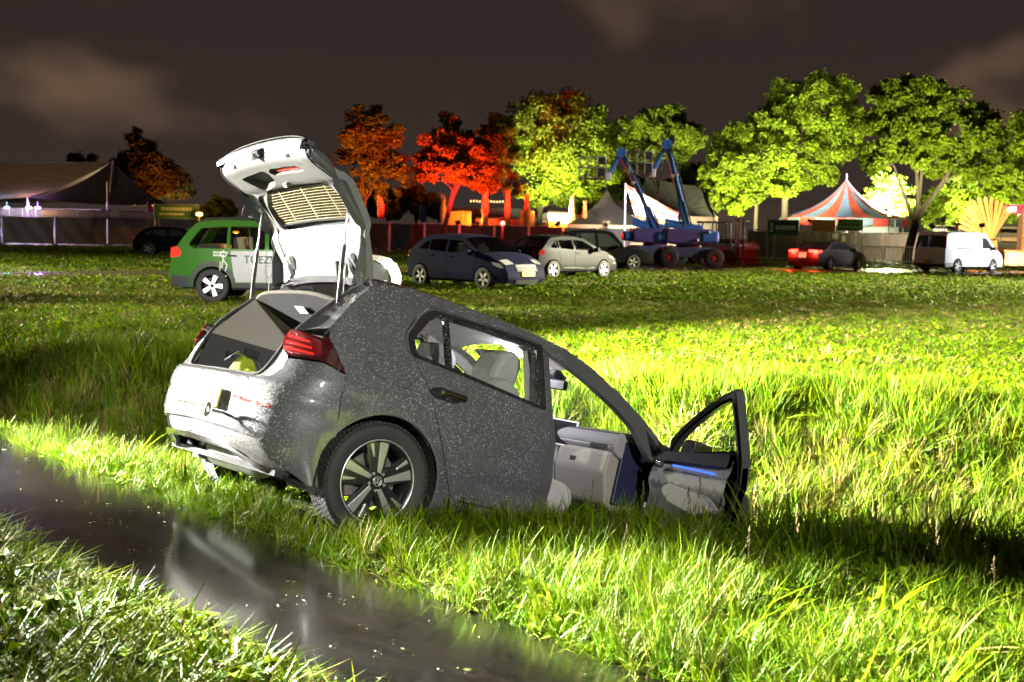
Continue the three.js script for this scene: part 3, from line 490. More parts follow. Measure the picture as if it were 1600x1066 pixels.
  // ---- front seats, dashboard
  const seat = (z) => {
    const s = part('front_seat', [place(extrude(roundPoly([[1.02, .36], [1.06, .50], [1.42, .54], [1.56, .52], [1.58, .42], [1.5, .36]], .05), .50, .04), [0, 0, z]), place(extrude(roundPoly([[1.0, .46], [.86, .98], [.84, 1.04], [.92, 1.06], [.99, 1.0], [1.08, .75], [1.14, .52]], .06), .46, .05), [0, 0, z])], M.seat, C);
    for (const k of [-1, 1]) part('seat_bolster', place(extrude(roundPoly([[1.0, .5], [.88, .92], [.95, .95], [1.08, .72], [1.14, .52]], .05), .07, .03), [.03, 0, z + k * .225]), M.seat, s);
    part('headrest', place(extrude(roundPoly([[.84, 1.06], [.83, 1.14], [.87, 1.25], [.93, 1.265], [.965, 1.22], [.945, 1.08]], .04), .27, .04), [.05, -.01, z]), M.seat, s);
    part('headrest_post', [rod([.92, 1.0, z - .07], [.93, 1.08, z - .07], .006), rod([.92, 1.0, z + .07], [.93, 1.08, z + .07], .006)], M.chrome, s);
  };
  seat(.37); seat(-.37);
  part('floor_carpet', [box(1.5, .02, 1.36, [1.6, .29, 0], [0, 0, 0], 0), place(sheet((s, t) => [lerp(2.12, 2.3, s), lerp(.3, .55, s), (2 * t - 1) * .68], 4, 2))], M.carpet, C);
  const dash = part('dashboard', place(extrude(roundPoly([[2.30, .96], [1.98, .975], [1.84, .955], [1.80, .905], [1.83, .845], [1.95, .80], [2.0, .5], [2.3, .45]], .03), 1.36, .02), [0, 0, 0]), M.trimGrey, C);
  part('dash_top_pad', place(extrude(roundPoly([[2.29, .972], [1.99, .988], [1.83, .964], [1.815, .935], [1.98, .955], [2.28, .945]], .012), 1.33, .006), [0, 0, 0]), M.trimDark, dash);
  part('dash_fascia', place(extrude(roundPoly([[1.805, .90], [1.795, .87], [1.83, .842], [1.86, .86]], .008), 1.28, .004), [0, 0, 0]), std(.46, .46, .48, .35, .3), dash);
  part('ambient_light_strip', box(.008, .010, .80, [1.800, .915, .24], [0, 0, 0], .003), glow(.10, .25, 1.6, .8), dash);
  part('air_vent', [0, 1, 2].map((k) => box(.012, .008, .17, [1.792 + k * .004, .877 - k * .010, .53], [0, 0, 0], 0)), M.dark, dash);
  const glove = part('glovebox', place(extrude(roundPoly([[1.815, .835], [1.80, .70], [1.86, .50], [1.98, .46], [2.05, .82]], .025), .52, .015), [0, 0, .385]), std(.20, .185, .16, .6, 0, { bumpMap: rep(T.grain, 10), bumpScale: .0006 }), dash);
  part('glovebox_catch', box(.02, .035, .06, [1.797, .755, .30], [0, 0, .1], .006), M.dark, glove);
  part('dash_end_panel', box(.30, .42, .02, [2.03, .72, .672], [0, 0, 0], .02), std(.008, .012, .035, .5), dash);
  part('centre_console', place(extrude(roundPoly([[1.15, .34], [1.15, .60], [1.35, .62], [1.5, .56], [1.80, .60], [1.84, .82], [1.95, .80], [1.95, .34]], .03), .22, .02), [0, 0, 0]), M.trimGrey, C);
  part('steering_wheel', [place(new THREE.TorusGeometry(.18, .016, 10, 36), [1.62, .83, -.36], [0, Math.PI / 2, .35]), ball(.06, [1.65, .83, -.36], [.5, 1, 1.2]), bar([1.63, .83, -.53], [1.64, .83, -.19], .03), rod([1.65, .82, -.36], [1.85, .76, -.36], .035)], M.dark, C);
  const mir = part('rear_view_mirror', [box(.05, .07, .25, [1.66, 1.225, .06], [0, .3, .1], .02), rod([1.67, 1.23, .06], [1.70, 1.29, .03], .012), box(.12, .07, .14, [1.68, 1.285, .04], [0, 0, -.5], .02)], M.dark, C);
  part('mirror_glass', box(.004, .056, .235, [1.632, 1.222, .068], [0, .3, .1], 0), std(.9, .9, .9, .12, .9), mir);
  for (const z of [-.36, .36]) part('sun_visor', box(.16, .02, .36, [1.44, 1.335, z], [0, 0, -.42], .009), M.trimLight, C);
  part('roof_console', box(.22, .035, .2, [1.36, 1.385, 0], [0, 0, -.2], .012), M.trimGrey, C);
  const dome = part('courtesy_lamp', box(.10, .014, .14, [1.35, 1.362, 0], [0, 0, -.2], .005), glow(.85, .84, 1, 8), C);
  { carGroup.updateMatrixWorld(); const q = carGroup.localToWorld(V(1.36, 1.335, 0)); point('courtesy_lamp_light', q.toArray(), [.84, .84, 1], 2.1, 3); }
  // ---- wheels
  const wheel = new THREE.Group(); wheel.name = 'wheel';
  {
    const prof = [[.232, -.088], [.262, -.102], [.296, -.108], [.306, -.098], [.3175, -.08], [.3195, -.04], [.3195, .04], [.3175, .08], [.306, .098], [.296, .108], [.262, .102], [.232, .088]];
    part('tyre', place(new THREE.LatheGeometry(prof.map((p) => new THREE.Vector2(p[0], p[1])), 64), [0, 0, 0], [Math.PI / 2, 0, 0]), M.rubber, wheel);
    const blocks = []; for (let k = 0; k < 72; k++) for (const [j, z] of [-.073, -.044, -.012, .02, .05, .077].entries()) { const a = (k + (j % 2) * .5) / 72 * Math.PI * 2; blocks.push(place(new THREE.BoxGeometry(.009, .0215, j === 0 || j === 5 ? .022 : .024), [Math.cos(a) * .3205, Math.sin(a) * .3205, z], [0, 0, a + (j < 3 ? .12 : -.12)])); }
    const tr = part('tread', mergeGeometries(blocks), M.rubber, wheel); tr.userData.kind = 'stuff';
    part('rim', [place(new THREE.LatheGeometry([[.205, -.09], [.212, -.07], [.19, 0], [.205, .06], [.215, .08], [.233, .088], [.2365, .094], [.2335, .098], [.222, .092], [.214, .086]].map((p) => new THREE.Vector2(p[0], p[1])), 64), [0, 0, 0], [Math.PI / 2, 0, 0])], M.alloyDark, wheel);
    part('rim_edge', place(new THREE.TorusGeometry(.2275, .0055, 8, 64), [0, 0, .094]), M.alloy, wheel);
    part('brake_disc', [cyl(.155, .155, .022, [0, 0, .0], [Math.PI / 2, 0, 0], 40), cyl(.075, .075, .05, [0, 0, .02], [Math.PI / 2, 0, 0], 24)], M.steel, wheel);
    part('brake_caliper', box(.06, .13, .07, [-.14, -.05, .01], [0, 0, .3], .015), std(.12, .1, .09, .6, .4), wheel);
    part('hub', [cyl(.062, .07, .03, [0, 0, .068], [Math.PI / 2, 0, 0], 24)], M.alloyDark, wheel);
    for (let k = 0; k < 5; k++) {
      const a = (23 + 72 * k) * Math.PI / 180;
      part('spoke', place(extrude(roundPoly([[.04, -.034], [.222, -.045], [.222, .105], [.05, .04]], .008), .03, .006), [0, 0, .062], [0, 0, a]), M.alloyDark, wheel);
      part('spoke_face', [place(extrude(roundPoly([[.045, -.017], [.222, -.037], [.222, .016], [.05, .004]], .003), .006, .0015), [0, 0, .081], [0, 0, a]), place(extrude(roundPoly([[.13, .038], [.221, .062], [.221, .088], [.135, .046]], .003), .006, .0015), [0, 0, .081], [0, 0, a])], M.alloy, wheel);
      part('wheel_bolt', cyl(.009, .009, .012, [Math.cos(a + .63) * .05, Math.sin(a + .63) * .05, .083], [Math.PI / 2, 0, 0], 6), M.steel, wheel);
    }
    const cap = part('hub_cap', cyl(.031, .031, .008, [0, 0, .087], [Math.PI / 2, 0, 0], 28), M.alloyDark, wheel);
    const w = (pts) => pts.slice(1).map((p, i) => bar([pts[i][0], pts[i][1], .0925], [p[0], p[1], .0925], .0045, .003, 0));
    part('emblem', [place(new THREE.TorusGeometry(.026, .0025, 6, 32), [0, 0, .092]), ...w([[-.010, .022], [0, .004], [.010, .022]]), ...w([[-.021, .012], [-.011, -.019], [0, .001], [.011, -.019], [.021, .012]])], M.alloy, cap);
  }
  const put = (x, z, turn, y = .3195) => { const w = wheel.clone(); w.position.set(x, y, z); w.rotation.set(0, z < 0 ? Math.PI : 0, 0); w.rotation.z = turn; C.add(w); };
  put(.006, .765, 0); put(.006, -.765, 1); put(2.63, .765, .4); put(2.63, -.765, 2);
  // ---- rain drops standing on the paint of the right side, roof and rear
  {
    const r = rng(5), pts = [], m = M4(), q = new THREE.Quaternion(), up = V(0, 1, 0), e = 1e-3;
    const add = (p, n, k = 1) => { const s = (.0011 + .0026 * Math.pow(r(), 2)) * k * (.6 + .8 * clamp(.5 + fbm(p[0] * 6, p[1] * 6, p[2] * 6, 3))); m.compose(V(...p), q.setFromUnitVectors(up, n), V(s, s * .65, s)); pts.push(m.clone()); };
    const onSide = (u, v, z) => { const p = at(u, v), a = at(u + e, v), b = at(u, v + e), n = V(a[0] - p[0], a[1] - p[1], a[2] - p[2]).cross(V(b[0] - p[0], b[1] - p[1], b[2] - p[2])).normalize(); if (z < 0) { p[2] *= -1; n.z *= -1; } add(p, n); };
    const okSide = (u, v) => { if (v > 1.43 || v < .27) return false; if (Math.hypot(u, v - AY) < ARCH + .005) return false; if (u > 1.08) return v > 1.24 + (1.3 - u) * .35 && v < rail(Math.min(u, 1.24)) && u < 1.24; if (v > 1.0 && u > .01 && v < 1.368 && v > 1.16 - u * 1.8) return r() < .5; return u > -1.38; };
    for (let k = 0; k < 21000; k++) { const u = lerp(-1.35, 1.24, r()), v = lerp(.27, 1.43, r()); if (!okSide(u, v)) continue; if (u < -.5 && v > .84) continue; if (u < -.70 && v > .71) continue; onSide(u, v, 1); }
    for (let k = 0; k < 900; k++) { const u = lerp(-1.38, -.5, r()), v = lerp(.45, .72, r()); onSide(u, v, -1); }
    const g = new THREE.IcosahedronGeometry(1, 1), im = new THREE.InstancedMesh(g, phy(.25, .25, .25, .05, 0, { clearcoat: 1 }), pts.length);
    pts.forEach((x, i) => im.setMatrixAt(i, x)); im.name = 'raindrops'; im.userData.kind = 'stuff'; shade(im); C.add(im);
  }
}

// ------------------------------------------------------------------ the ground: path, bank, ditch, field, track
// plan coordinates: x to the right, d away from the camera (z = -d)
const crest = (x) => (x > .2 ? 6.9 - .2 * (x - .2) + .012 * Math.pow(x - .2, 2) : 6.9 + .45 * (.2 - x) + .035 * Math.pow(.2 - x, 2));
const ditchT = (x, d) => (d - crest(x)) * .92;
const ditchY = mono([-3, -1.6, -.5, 0, .5, 1.1, 1.5, 2.6, 3.2, 4.6, 5.6, 8], [0, -.02, -.12, -.28, -.6, -1.0, -1.14, -1.14, -.88, -.14, -.01, 0]);
const pathQ = (x, d) => x + d + .05 * fbm(x * 1.3, d * 1.3, 3.3, 3);
const PATH = [3.30, 4.66];
const inPath = (x, d) => { const q = pathQ(x, d); return q > PATH[0] && q < PATH[1]; };
const roadMid = (x) => (x < 0 ? 49 + x * 1.0 : 49 + 11 * (1 - Math.exp(-x / 14)));
const inRoad = (x, d) => Math.abs(d - roadMid(x)) < (x < 0 ? 2.6 : 3.4) + .5 * fbm(x * .4, d * .4, 9.1, 3);
function groundY(x, d) {
  const t = ditchT(x, d); let y = t > -3 && t < 8 && d < 40 ? ditchY(clamp(t, -3, 8)) : 0;
  const q = pathQ(x, d); if (d < 40 && q < PATH[1] + .5) { const k = sst(PATH[0] - .12, PATH[0], q) * (1 - sst(PATH[1], PATH[1] + .14, q)); y -= .06 * k; }
  y += .03 * fbm(x * .9, d * .9, 1.7, 4) * (1 - sst(40, 60, d)) * (inPath(x, d) ? 0 : 1) + .05 * fbm(x * .12, d * .12, 4.4, 3) * sst(14, 25, d);
  return y;
}
{
  const axis = (a, b, fine, lim, grow) => { const o = [0]; let s = fine, p = 0; const up = []; while (p < lim) { p += p < b ? fine : (s *= grow); up.push(p); } const dn = []; s = fine; p = 0; while (p < lim) { p += p < a ? fine : (s *= grow); dn.push(-p); } return [...dn.reverse(), ...o, ...up]; };
  const xs = axis(7, 7, .13, 420, 1.12), ds = axis(1, 15, .13, 480, 1.09), pos = [], col = [], uv = [], idx = [];
  for (const d of ds) for (const x of xs) {
    pos.push(x, groundY(x, d), -d); uv.push(x, d);
    const n = fbm(x * .7, d * .7, 2.2, 4), n2 = fbm(x * .16, d * .9, 6.1, 3), far = sst(14, 30, d), t = ditchT(x, d);
    let c = [lerp(.055, .095, clamp(.5 + n + n2)), lerp(.066, .105, clamp(.5 + n)), .018];
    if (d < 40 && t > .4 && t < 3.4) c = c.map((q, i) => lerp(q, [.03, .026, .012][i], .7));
    if (far > 0) { const bare = sst(.08, .38, n2 + .5 * n) * .65; c = c.map((q, i) => lerp(lerp(q, [.085, .115, .014][i], far), [.105, .088, .032][i], bare * far)); }
    if (d > 20 && inRoad(x, d)) c = [.085, .068, .045];
    col.push(...c);
  }
  const nx = xs.length; for (let j = 0; j < ds.length - 1; j++) for (let i = 0; i < nx - 1; i++) { const a = j * nx + i; idx.push(a, a + 1, a + nx, a + 1, a + nx + 1, a + nx); }
  const g = new THREE.BufferGeometry(); g.setAttribute('position', new THREE.Float32BufferAttribute(pos, 3)); g.setAttribute('color', new THREE.Float32BufferAttribute(col, 3)); g.setAttribute('uv', new THREE.Float32BufferAttribute(uv, 2)); g.setIndex(idx); g.computeVertexNormals();
  const soil = tex(512, 512, (u, v) => { const a = tnoise(u, v, 10, 8, 5), b = tnoise(u, v, 60, 3, 3); return [.80 + .5 * a + .5 * b, .82 + .45 * a + .55 * b, .72 + .3 * a + .6 * b]; });
  structure('ground', g, std(1, 1, 1, .9, 0, { vertexColors: true, map: rep(soil, .55), bumpMap: rep(T.grain, .9), bumpScale: .05 }));
  // wet track across the field
  const tr = sheet((s, t) => { const x = lerp(-60, 60, s), w = (x < 0 ? 2.6 : 3.3) + .5 * fbm(x * .3, t * 2, 5.5, 3), d = roadMid(x) + (2 * t - 1) * w; return [x, groundY(x, d) + .02 + .02 * Math.sin(t * Math.PI), -d]; }, 160, 6, false);
  structure('dirt_track', tr, std(.075, .058, .036, .42, 0, { roughnessMap: rep(T.blotch, 18, 1), bumpMap: rep(T.blotch, 26, 1.5), bumpScale: .05 }));
  // flooded footpath: dark paving under a film of water, patchy and rippled
  const wet = tex(1024, 512, (u, v) => { const a = tnoise(u, v, 7, 12, 5), b = tnoise(u, v, 50, 21, 3); const r = clamp(.20 + .10 * a + .06 * b, .14, .4); return [r, r, r]; });
  const ripple = tex(512, 512, (u, v) => .5 + .35 * tnoise(u, v, 9, 31, 3) + .35 * tnoise(u, v, 48, 33, 3));
  const pv = tex(512, 512, (u, v) => { const a = tnoise(u, v, 8, 41, 5), b = tnoise(u, v, 70, 43, 2); const k = .55 + .5 * a + .7 * b; return [k, k * .95, k * .85]; });
  const pts = (s, t) => { const d = lerp(.3, 16, s), e = t < .02 ? -.02 : t > .98 ? .02 : 0, q = lerp(PATH[0] - .03, PATH[1] + .03, t) + e - .05 * fbm((lerp(...PATH, t) - d) * 1.3, d * 1.3, 3.3, 3), x = q - d; return [x, -.028 + .004 * fbm(x * .8, d * .8, 8.8, 3), -d]; };
  const path = sheet(pts, 160, 10, true), puv = path.attributes.uv; for (let i = 0; i < puv.count; i++) puv.setXY(i, puv.getX(i) * 11, puv.getY(i) * .85);
  structure('footpath', path, phy(.0042, .0036, .0026, 1, 0, { clearcoat: 1, clearcoatRoughness: .12, map: rep(pv, .8), roughnessMap: rep(wet, .31, .6), bumpMap: rep(ripple, 1.1), bumpScale: .0014, specularIntensity: 1, ior: 1.5 }));
}
// ------------------------------------------------------------------ grass
const inView = (x, d, m = 1.2) => d > 2.6 && Math.abs(x) < d * .455 + m;
function blade(p, n, r, { h, w, lean, segs = 3, curl = 1 }) { // one tapering, bending blade from p
  const a = r() * Math.PI * 2, dx = Math.cos(a), dz = Math.sin(a), s = [-dz, dx], out = [], L = h * (.65 + .5 * r()), b = lean * (.3 + r()), f = (r() - .5) * .6;
  for (let i = 0; i <= segs; i++) { const t = i / segs, k = L * b * Math.pow(t, 1.8), y = L * t * (1 - .32 * b * b * t * curl), ww = w * (1 - Math.pow(t, 1.6)) * .5 + (i === segs ? 0 : w * .05), q = f * t; out.push([p[0] + dx * k - s[0] * ww - dz * q * k, y, p[2] + dz * k - s[1] * ww + dx * q * k], [p[0] + dx * k + s[0] * ww - dz * q * k, y, p[2] + dz * k + s[1] * ww + dx * q * k]); }
  for (let i = 0; i < segs; i++) { const o = i * 2; n.push(...out[o], ...out[o + 1], ...out[o + 2]); if (i < segs - 1) n.push(...out[o + 1], ...out[o + 3], ...out[o + 2]); }
}
function tuft(seed, count, spread, o) {
  const r = rng(seed), n = []; for (let k = 0; k < count; k++) { const a = r() * 6.283, q = spread * Math.sqrt(r()); blade([Math.cos(a) * q, 0, Math.sin(a) * q], n, r, o); }
  const g = new THREE.BufferGeometry(); g.setAttribute('position', new THREE.Float32BufferAttribute(n, 3)); g.computeVertexNormals(); return g;
}
const grassMat = (t = .42, rough = .5) => phy(1, 1, 1, rough, 0, { transmission: t, thickness: 0, specularIntensity: .13 });
function scatter(name, geos, list, mat, label) { // list: [x, y, z, turn, sx, sy, color, tilt]
  geos.forEach((g, k) => {
    const mine = list.filter((_, i) => i % geos.length === k); if (!mine.length) return;
    const im = new THREE.InstancedMesh(g, mat, mine.length), m = M4(), c = new THREE.Color(), q = new THREE.Quaternion(), e = new THREE.Euler();
    mine.forEach((p, i) => { m.compose(V(p[0], p[1], p[2]), q.setFromEuler(e.set(p[7] ?? 0, p[3], p[8] ?? 0)), V(p[4], p[5], p[4])); im.setMatrixAt(i, m); im.setColorAt(i, c.setRGB(...p[6])); });
    im.name = numbered(name); im.userData = { kind: 'stuff', label, category: 'grass' }; shade(im); scene.add(im);
  });
}
const green = (r, dry = .1) => { const k = .42 + 1.05 * r(), y = r(); if (r() < dry) return [.17 * k, .135 * k, .04 * k]; return [lerp(.045, .135, y) * k, lerp(.115, .18, y) * k, .0015 * k]; };
{
  const r = rng(101);
  const carClear = (x, d) => { // keep blades from growing through the car's boot, cabin and tyres
    const p = V(x, groundY(x, d) + .12, -d); carGroup.updateMatrixWorld(); carGroup.worldToLocal(p);
    return (p.x > -.2 && p.x < 3.4 && Math.abs(p.z) < .74 && p.y > -.3) || (Math.abs(p.x) < .31 && Math.abs(Math.abs(p.z) - .76) < .13);
  };
  const near = [], tall = [], turf = [], litter = [], midg = [], farg = [], reed = [], dry = [];
  const want = (x, d) => { // height of the grass here, and how dense
    const t = ditchT(x, d), q = pathQ(x, d);
    if (inPath(x, d)) return [0, 0];
    if (q <= PATH[0]) return [(.04 + .045 * clamp(.5 + fbm(x * 1.1, d * 1.1, 7, 3))) * lerp(.45, 1, sst(0, .5, PATH[0] - q)), 1];
    const e = sst(PATH[1], PATH[1] + .35, q); let h = lerp(.13, .135, e), k = 1;
    if (t > -1.3 && t < .7) h = lerp(h, .17, sst(-1.3, -.2, t));
    else if (t >= .7 && t < 2.9) { h = .24; k = .5; } else if (t >= 2.9) { h = lerp(.30, .05, sst(4.0, 6.6, t)); }
    h *= .55 + .9 * clamp(.5 + 1.5 * fbm(x * 1.5, d * 1.5, 12.5, 3)); return [h, k];
  };
  for (let k = 0; k < 66000; k++) { const d = 3 + 13 * Math.pow(r(), 1.25), x = (r() * 2 - 1) * (d * .455 + 1.2); if (!inView(x, d)) continue; const [h, den] = want(x, d); if (h <= 0 || r() > den || carClear(x, d)) continue;
    const q = pathQ(x, d), dryness = q < PATH[0] ? .1 : ditchT(x, d) > 2.6 && ditchT(x, d) < 4 ? .3 : .07, s = .85 + .5 * r();
    const cc = green(r, dryness); if (q < PATH[0]) { const f = r() < .3; for (let i = 0; i < 3; i++) cc[i] *= f ? .95 : .65; if (f) cc[0] *= 1.15; }
    (q < PATH[0] ? turf : near).push([x, groundY(x, d) - .01, -d, r() * 6.28, lerp(.75, 1.25, r()) * Math.max(.55, h * 3.2), h * s * 3.6, cc, (r() - .5) * (r() < .25 ? 2.0 : .7), (r() - .5) * (r() < .25 ? 2.0 : .7)]); }
  scatter('grass', [1, 2, 3, 4, 5, 6].map((s) => tuft(s, [16, 9, 12, 7, 14, 10][s - 1], .065, { h: .28 * [.8, 1, 1.15, .7, .95, 1.1][s - 1], w: [.007, .013, .009, .015, .008, .011][s - 1], lean: [.7, 1.1, .6, 1.4, 1.0, .8][s - 1], segs: 3 })), near, grassMat(), 'lush wet grass of the bank and ditch sides');
  scatter('grass', [5, 6, 7].map((s) => tuft(s, 13, .06, { h: .25, w: .016, lean: 1.2, segs: 2 })), turf, phy(1, 1, 1, .5, 0, { transmission: .3, thickness: 0, specularIntensity: .12 }), 'short matted turf left of the footpath');
  // broad tall blades along the crest of the bank and in front of the ditch on the right
  for (let k = 0; k < 8000; k++) { const d = 3.4 + 9 * r(), x = (r() * 2 - 1) * (d * .455 + 1); const t = ditchT(x, d), q = pathQ(x, d); if (q < PATH[1] + .25 || carClear(x, d)) continue; const p = t > -1.1 && t < .8 ? (x > .1 ? 1 : .3) : t > 2.8 && t < 4.6 ? .3 : t <= -1.1 ? .16 : .08; if (r() > p) continue;
    reed.push([x, groundY(x, d) - .02, -d, r() * 6.28, .8 + .5 * r(), (.45 + .6 * r()) * (t > -1.1 && t < .8 ? (x > 1.3 ? 1.05 : .7) : .7), green(r, .04), (r() - .5) * .35, (r() - .5) * .35]); }
  scatter('grass', [11, 12, 13, 14].map((s) => tuft(s, 4, .05, { h: .40, w: [.018, .010, .014, .012][s - 11], lean: [.5, .8, .6, 1][s - 11], segs: 5 })), reed, grassMat(.4, .34), 'broad tall grass blades along the edge of the bank');
  // low broad-leaved weeds among the grass
  const weed = (s) => { const q = rng(s), n = []; for (let k = 0; k < 7; k++) { const a = q() * 6.283, L = .035 + .05 * q(), w = L * .42, c = Math.cos(a), d = Math.sin(a), y = .012 + .03 * q(), P = (u, v, h) => [c * u - d * v, h, d * u + c * v]; const A = P(.005, 0, .004), B = P(L * .55, w * .5, y + .006), Cc = P(L, 0, y * .8), D = P(L * .55, -w * .5, y + .006), E = P(L * .55, 0, y); n.push(...A, ...E, ...B, ...E, ...Cc, ...B, ...A, ...D, ...E, ...E, ...D, ...Cc); } const g = new THREE.BufferGeometry(); g.setAttribute('position', new THREE.Float32BufferAttribute(n, 3)); g.computeVertexNormals(); return g; };
  const weeds = []; for (let k = 0; k < 5200; k++) { const d = 3 + 9 * r(), x = (r() * 2 - 1) * (d * .455 + 1), q = pathQ(x, d), t = ditchT(x, d); if (inPath(x, d) || carClear(x, d) || fbm(x * 1.7, d * 1.7, 44, 3) < -.02) continue; weeds.push([x, groundY(x, d) + .01 + .07 * r() * (q > PATH[1] + .2 ? 1 : .4), -d, r() * 6.28, .8 + .9 * r(), 1, green(r, .06).map((v) => v * .8), (r() - .5) * .9, (r() - .5) * .9]); }
  scatter('weeds', [61, 62, 63].map(weed), weeds, grassMat(.3, .5), 'low broad-leaved weeds in the verge');
  // seed heads
  const seedHead = (s) => { const q = rng(s), n = []; blade([0, 0, 0], n, q, { h: .5, w: .003, lean: .3, segs: 4 }); const g = new THREE.BufferGeometry(); g.setAttribute('position', new THREE.Float32BufferAttribute(n, 3)); g.computeVertexNormals(); const tip = n.slice(-3), hs = []; for (let i = 0; i < 18; i++) { const t = i / 18; hs.push(place(new THREE.OctahedronGeometry(.006, 0), [tip[0] + (q() - .5) * .035 * (1 - t), tip[1] - .11 + .13 * t, tip[2] + (q() - .5) * .035 * (1 - t)], [0, q() * 3, 0], [.6, 1.8, .6])); } return merge([g, ...hs]); };
  for (let k = 0; k < 70; k++) { const d = 4.2 + 6 * r(), x = .5 + (d * .455 - .5) * r(); const t = ditchT(x, d); if (t < -1.6 || t > .6 || carClear(x, d)) continue; dry.push([x, groundY(x, d), -d, r() * 6.28, 1, .6 + .4 * r(), [.11, .085, .04], 0, 0]); }
  scatter('grass', [21, 22].map(seedHead), dry, grassMat(.2, .7), 'grass stalks with pale seed heads');
  // verge and mown field beyond the ditch, thinning out with distance
  for (let k = 0; k < 60000; k++) { const d = 10 + 24 * Math.pow(r(), 1.3), x = (r() * 2 - 1) * (d * .455 + 1.5), t = ditchT(x, d); if (t < (d < 15.6 ? 4.4 : 0)) continue; const cl = fbm(x * .5, d * .5, 15, 3), h = lerp(.085, .04, sst(7, 14, t)) * (1 + 1.1 * cl) * (t < 4.4 ? 2.6 : 1); midg.push([x, groundY(x, d) - .005, -d, r() * 6.28, .8 + .6 * r(), h * 9 * (.7 + .6 * r()), green(r, .16 + .25 * sst(16, 26, d)), (r() - .5) * .6, (r() - .5) * .6]); }
  scatter('grass', [31, 32, 33].map((s) => tuft(s, 14, .13, { h: .11, w: .02, lean: 1.2, segs: 2 })), midg, grassMat(.3, .5), 'mown grass of the field beyond the ditch');
  for (let k = 0; k < 36000; k++) { const d = 28 + 50 * Math.pow(r(), 1.2), x = (r() * 2 - 1) * (d * .455 + 3); if (inRoad(x, d)) continue; const n = fbm(x * .16, d * .9, 6.1, 3); if (n > .16) continue; farg.push([x, groundY(x, d) - .01, -d, r() * 6.28, 1 + r(), .5 + .6 * r(), green(r, .12), (r() - .5) * .6, (r() - .5) * .6]); }
  scatter('grass', [41, 42].map((s) => tuft(s, 10, .28, { h: .09, w: .035, lean: 1.3, segs: 2 })), farg, grassMat(.25, .6), 'worn grass of the far field');
  // clippings, bits of leaf and grit afloat on the wet path and lying in the turf
  const bit = (s) => { const q = rng(s), n = []; for (let i = 0; i < 3; i++) { const L = .008 + .022 * q(), w = .0025 + .004 * q(), a = q() * 6.28, c = Math.cos(a), d = Math.sin(a), o = [(q() - .5) * .05, (q() - .5) * .05]; const P = (u, v, y) => [o[0] + c * u - d * v, y, o[1] + d * u + c * v]; n.push(...P(-L, 0, .001), ...P(0, w, .004), ...P(L, 0, .002), ...P(-L, 0, .001), ...P(L, 0, .002), ...P(0, -w, .0015)); } const g = new THREE.BufferGeometry(); g.setAttribute('position', new THREE.Float32BufferAttribute(n, 3)); g.computeVertexNormals(); return g; };
  for (let k = 0; k < 260; k++) { const d = 3.2 + 6 * Math.pow(r(), 1.3), q = lerp(PATH[0], PATH[1], r() < .45 ? Math.pow(r(), 2) * .5 + (r() < .5 ? 0 : .5) : r()), x = q - d; if (!inView(x, d) || fbm(x * 1.6, d * 1.6, 33, 2) < -.08) continue; litter.push([x, -.022, -d, r() * 6.28, .25 + .75 * r() * r(), 1, r() < .07 ? [.22, .19, .13] : r() < .5 ? [.05, .04, .016] : [.05, .065, .006], 0, 0]); }
  for (let k = 0; k < 200; k++) { const d = 3 + 3.4 * r(), q = PATH[0] - Math.pow(r(), .8) * 1.8, x = q - d; if (!inView(x, d)) continue; litter.push([x, groundY(x, d) + .015 + .03 * r(), -d, r() * 6.28, .4 + .5 * r(), 1, r() < .25 ? [.34, .31, .25] : [.12, .09, .03], (r() - .5), (r() - .5)]); }
  scatter('leaf_litter', [51, 52, 53].map(bit), litter, std(1, 1, 1, .45), 'grass clippings and bits of leaf on the path and turf');
}

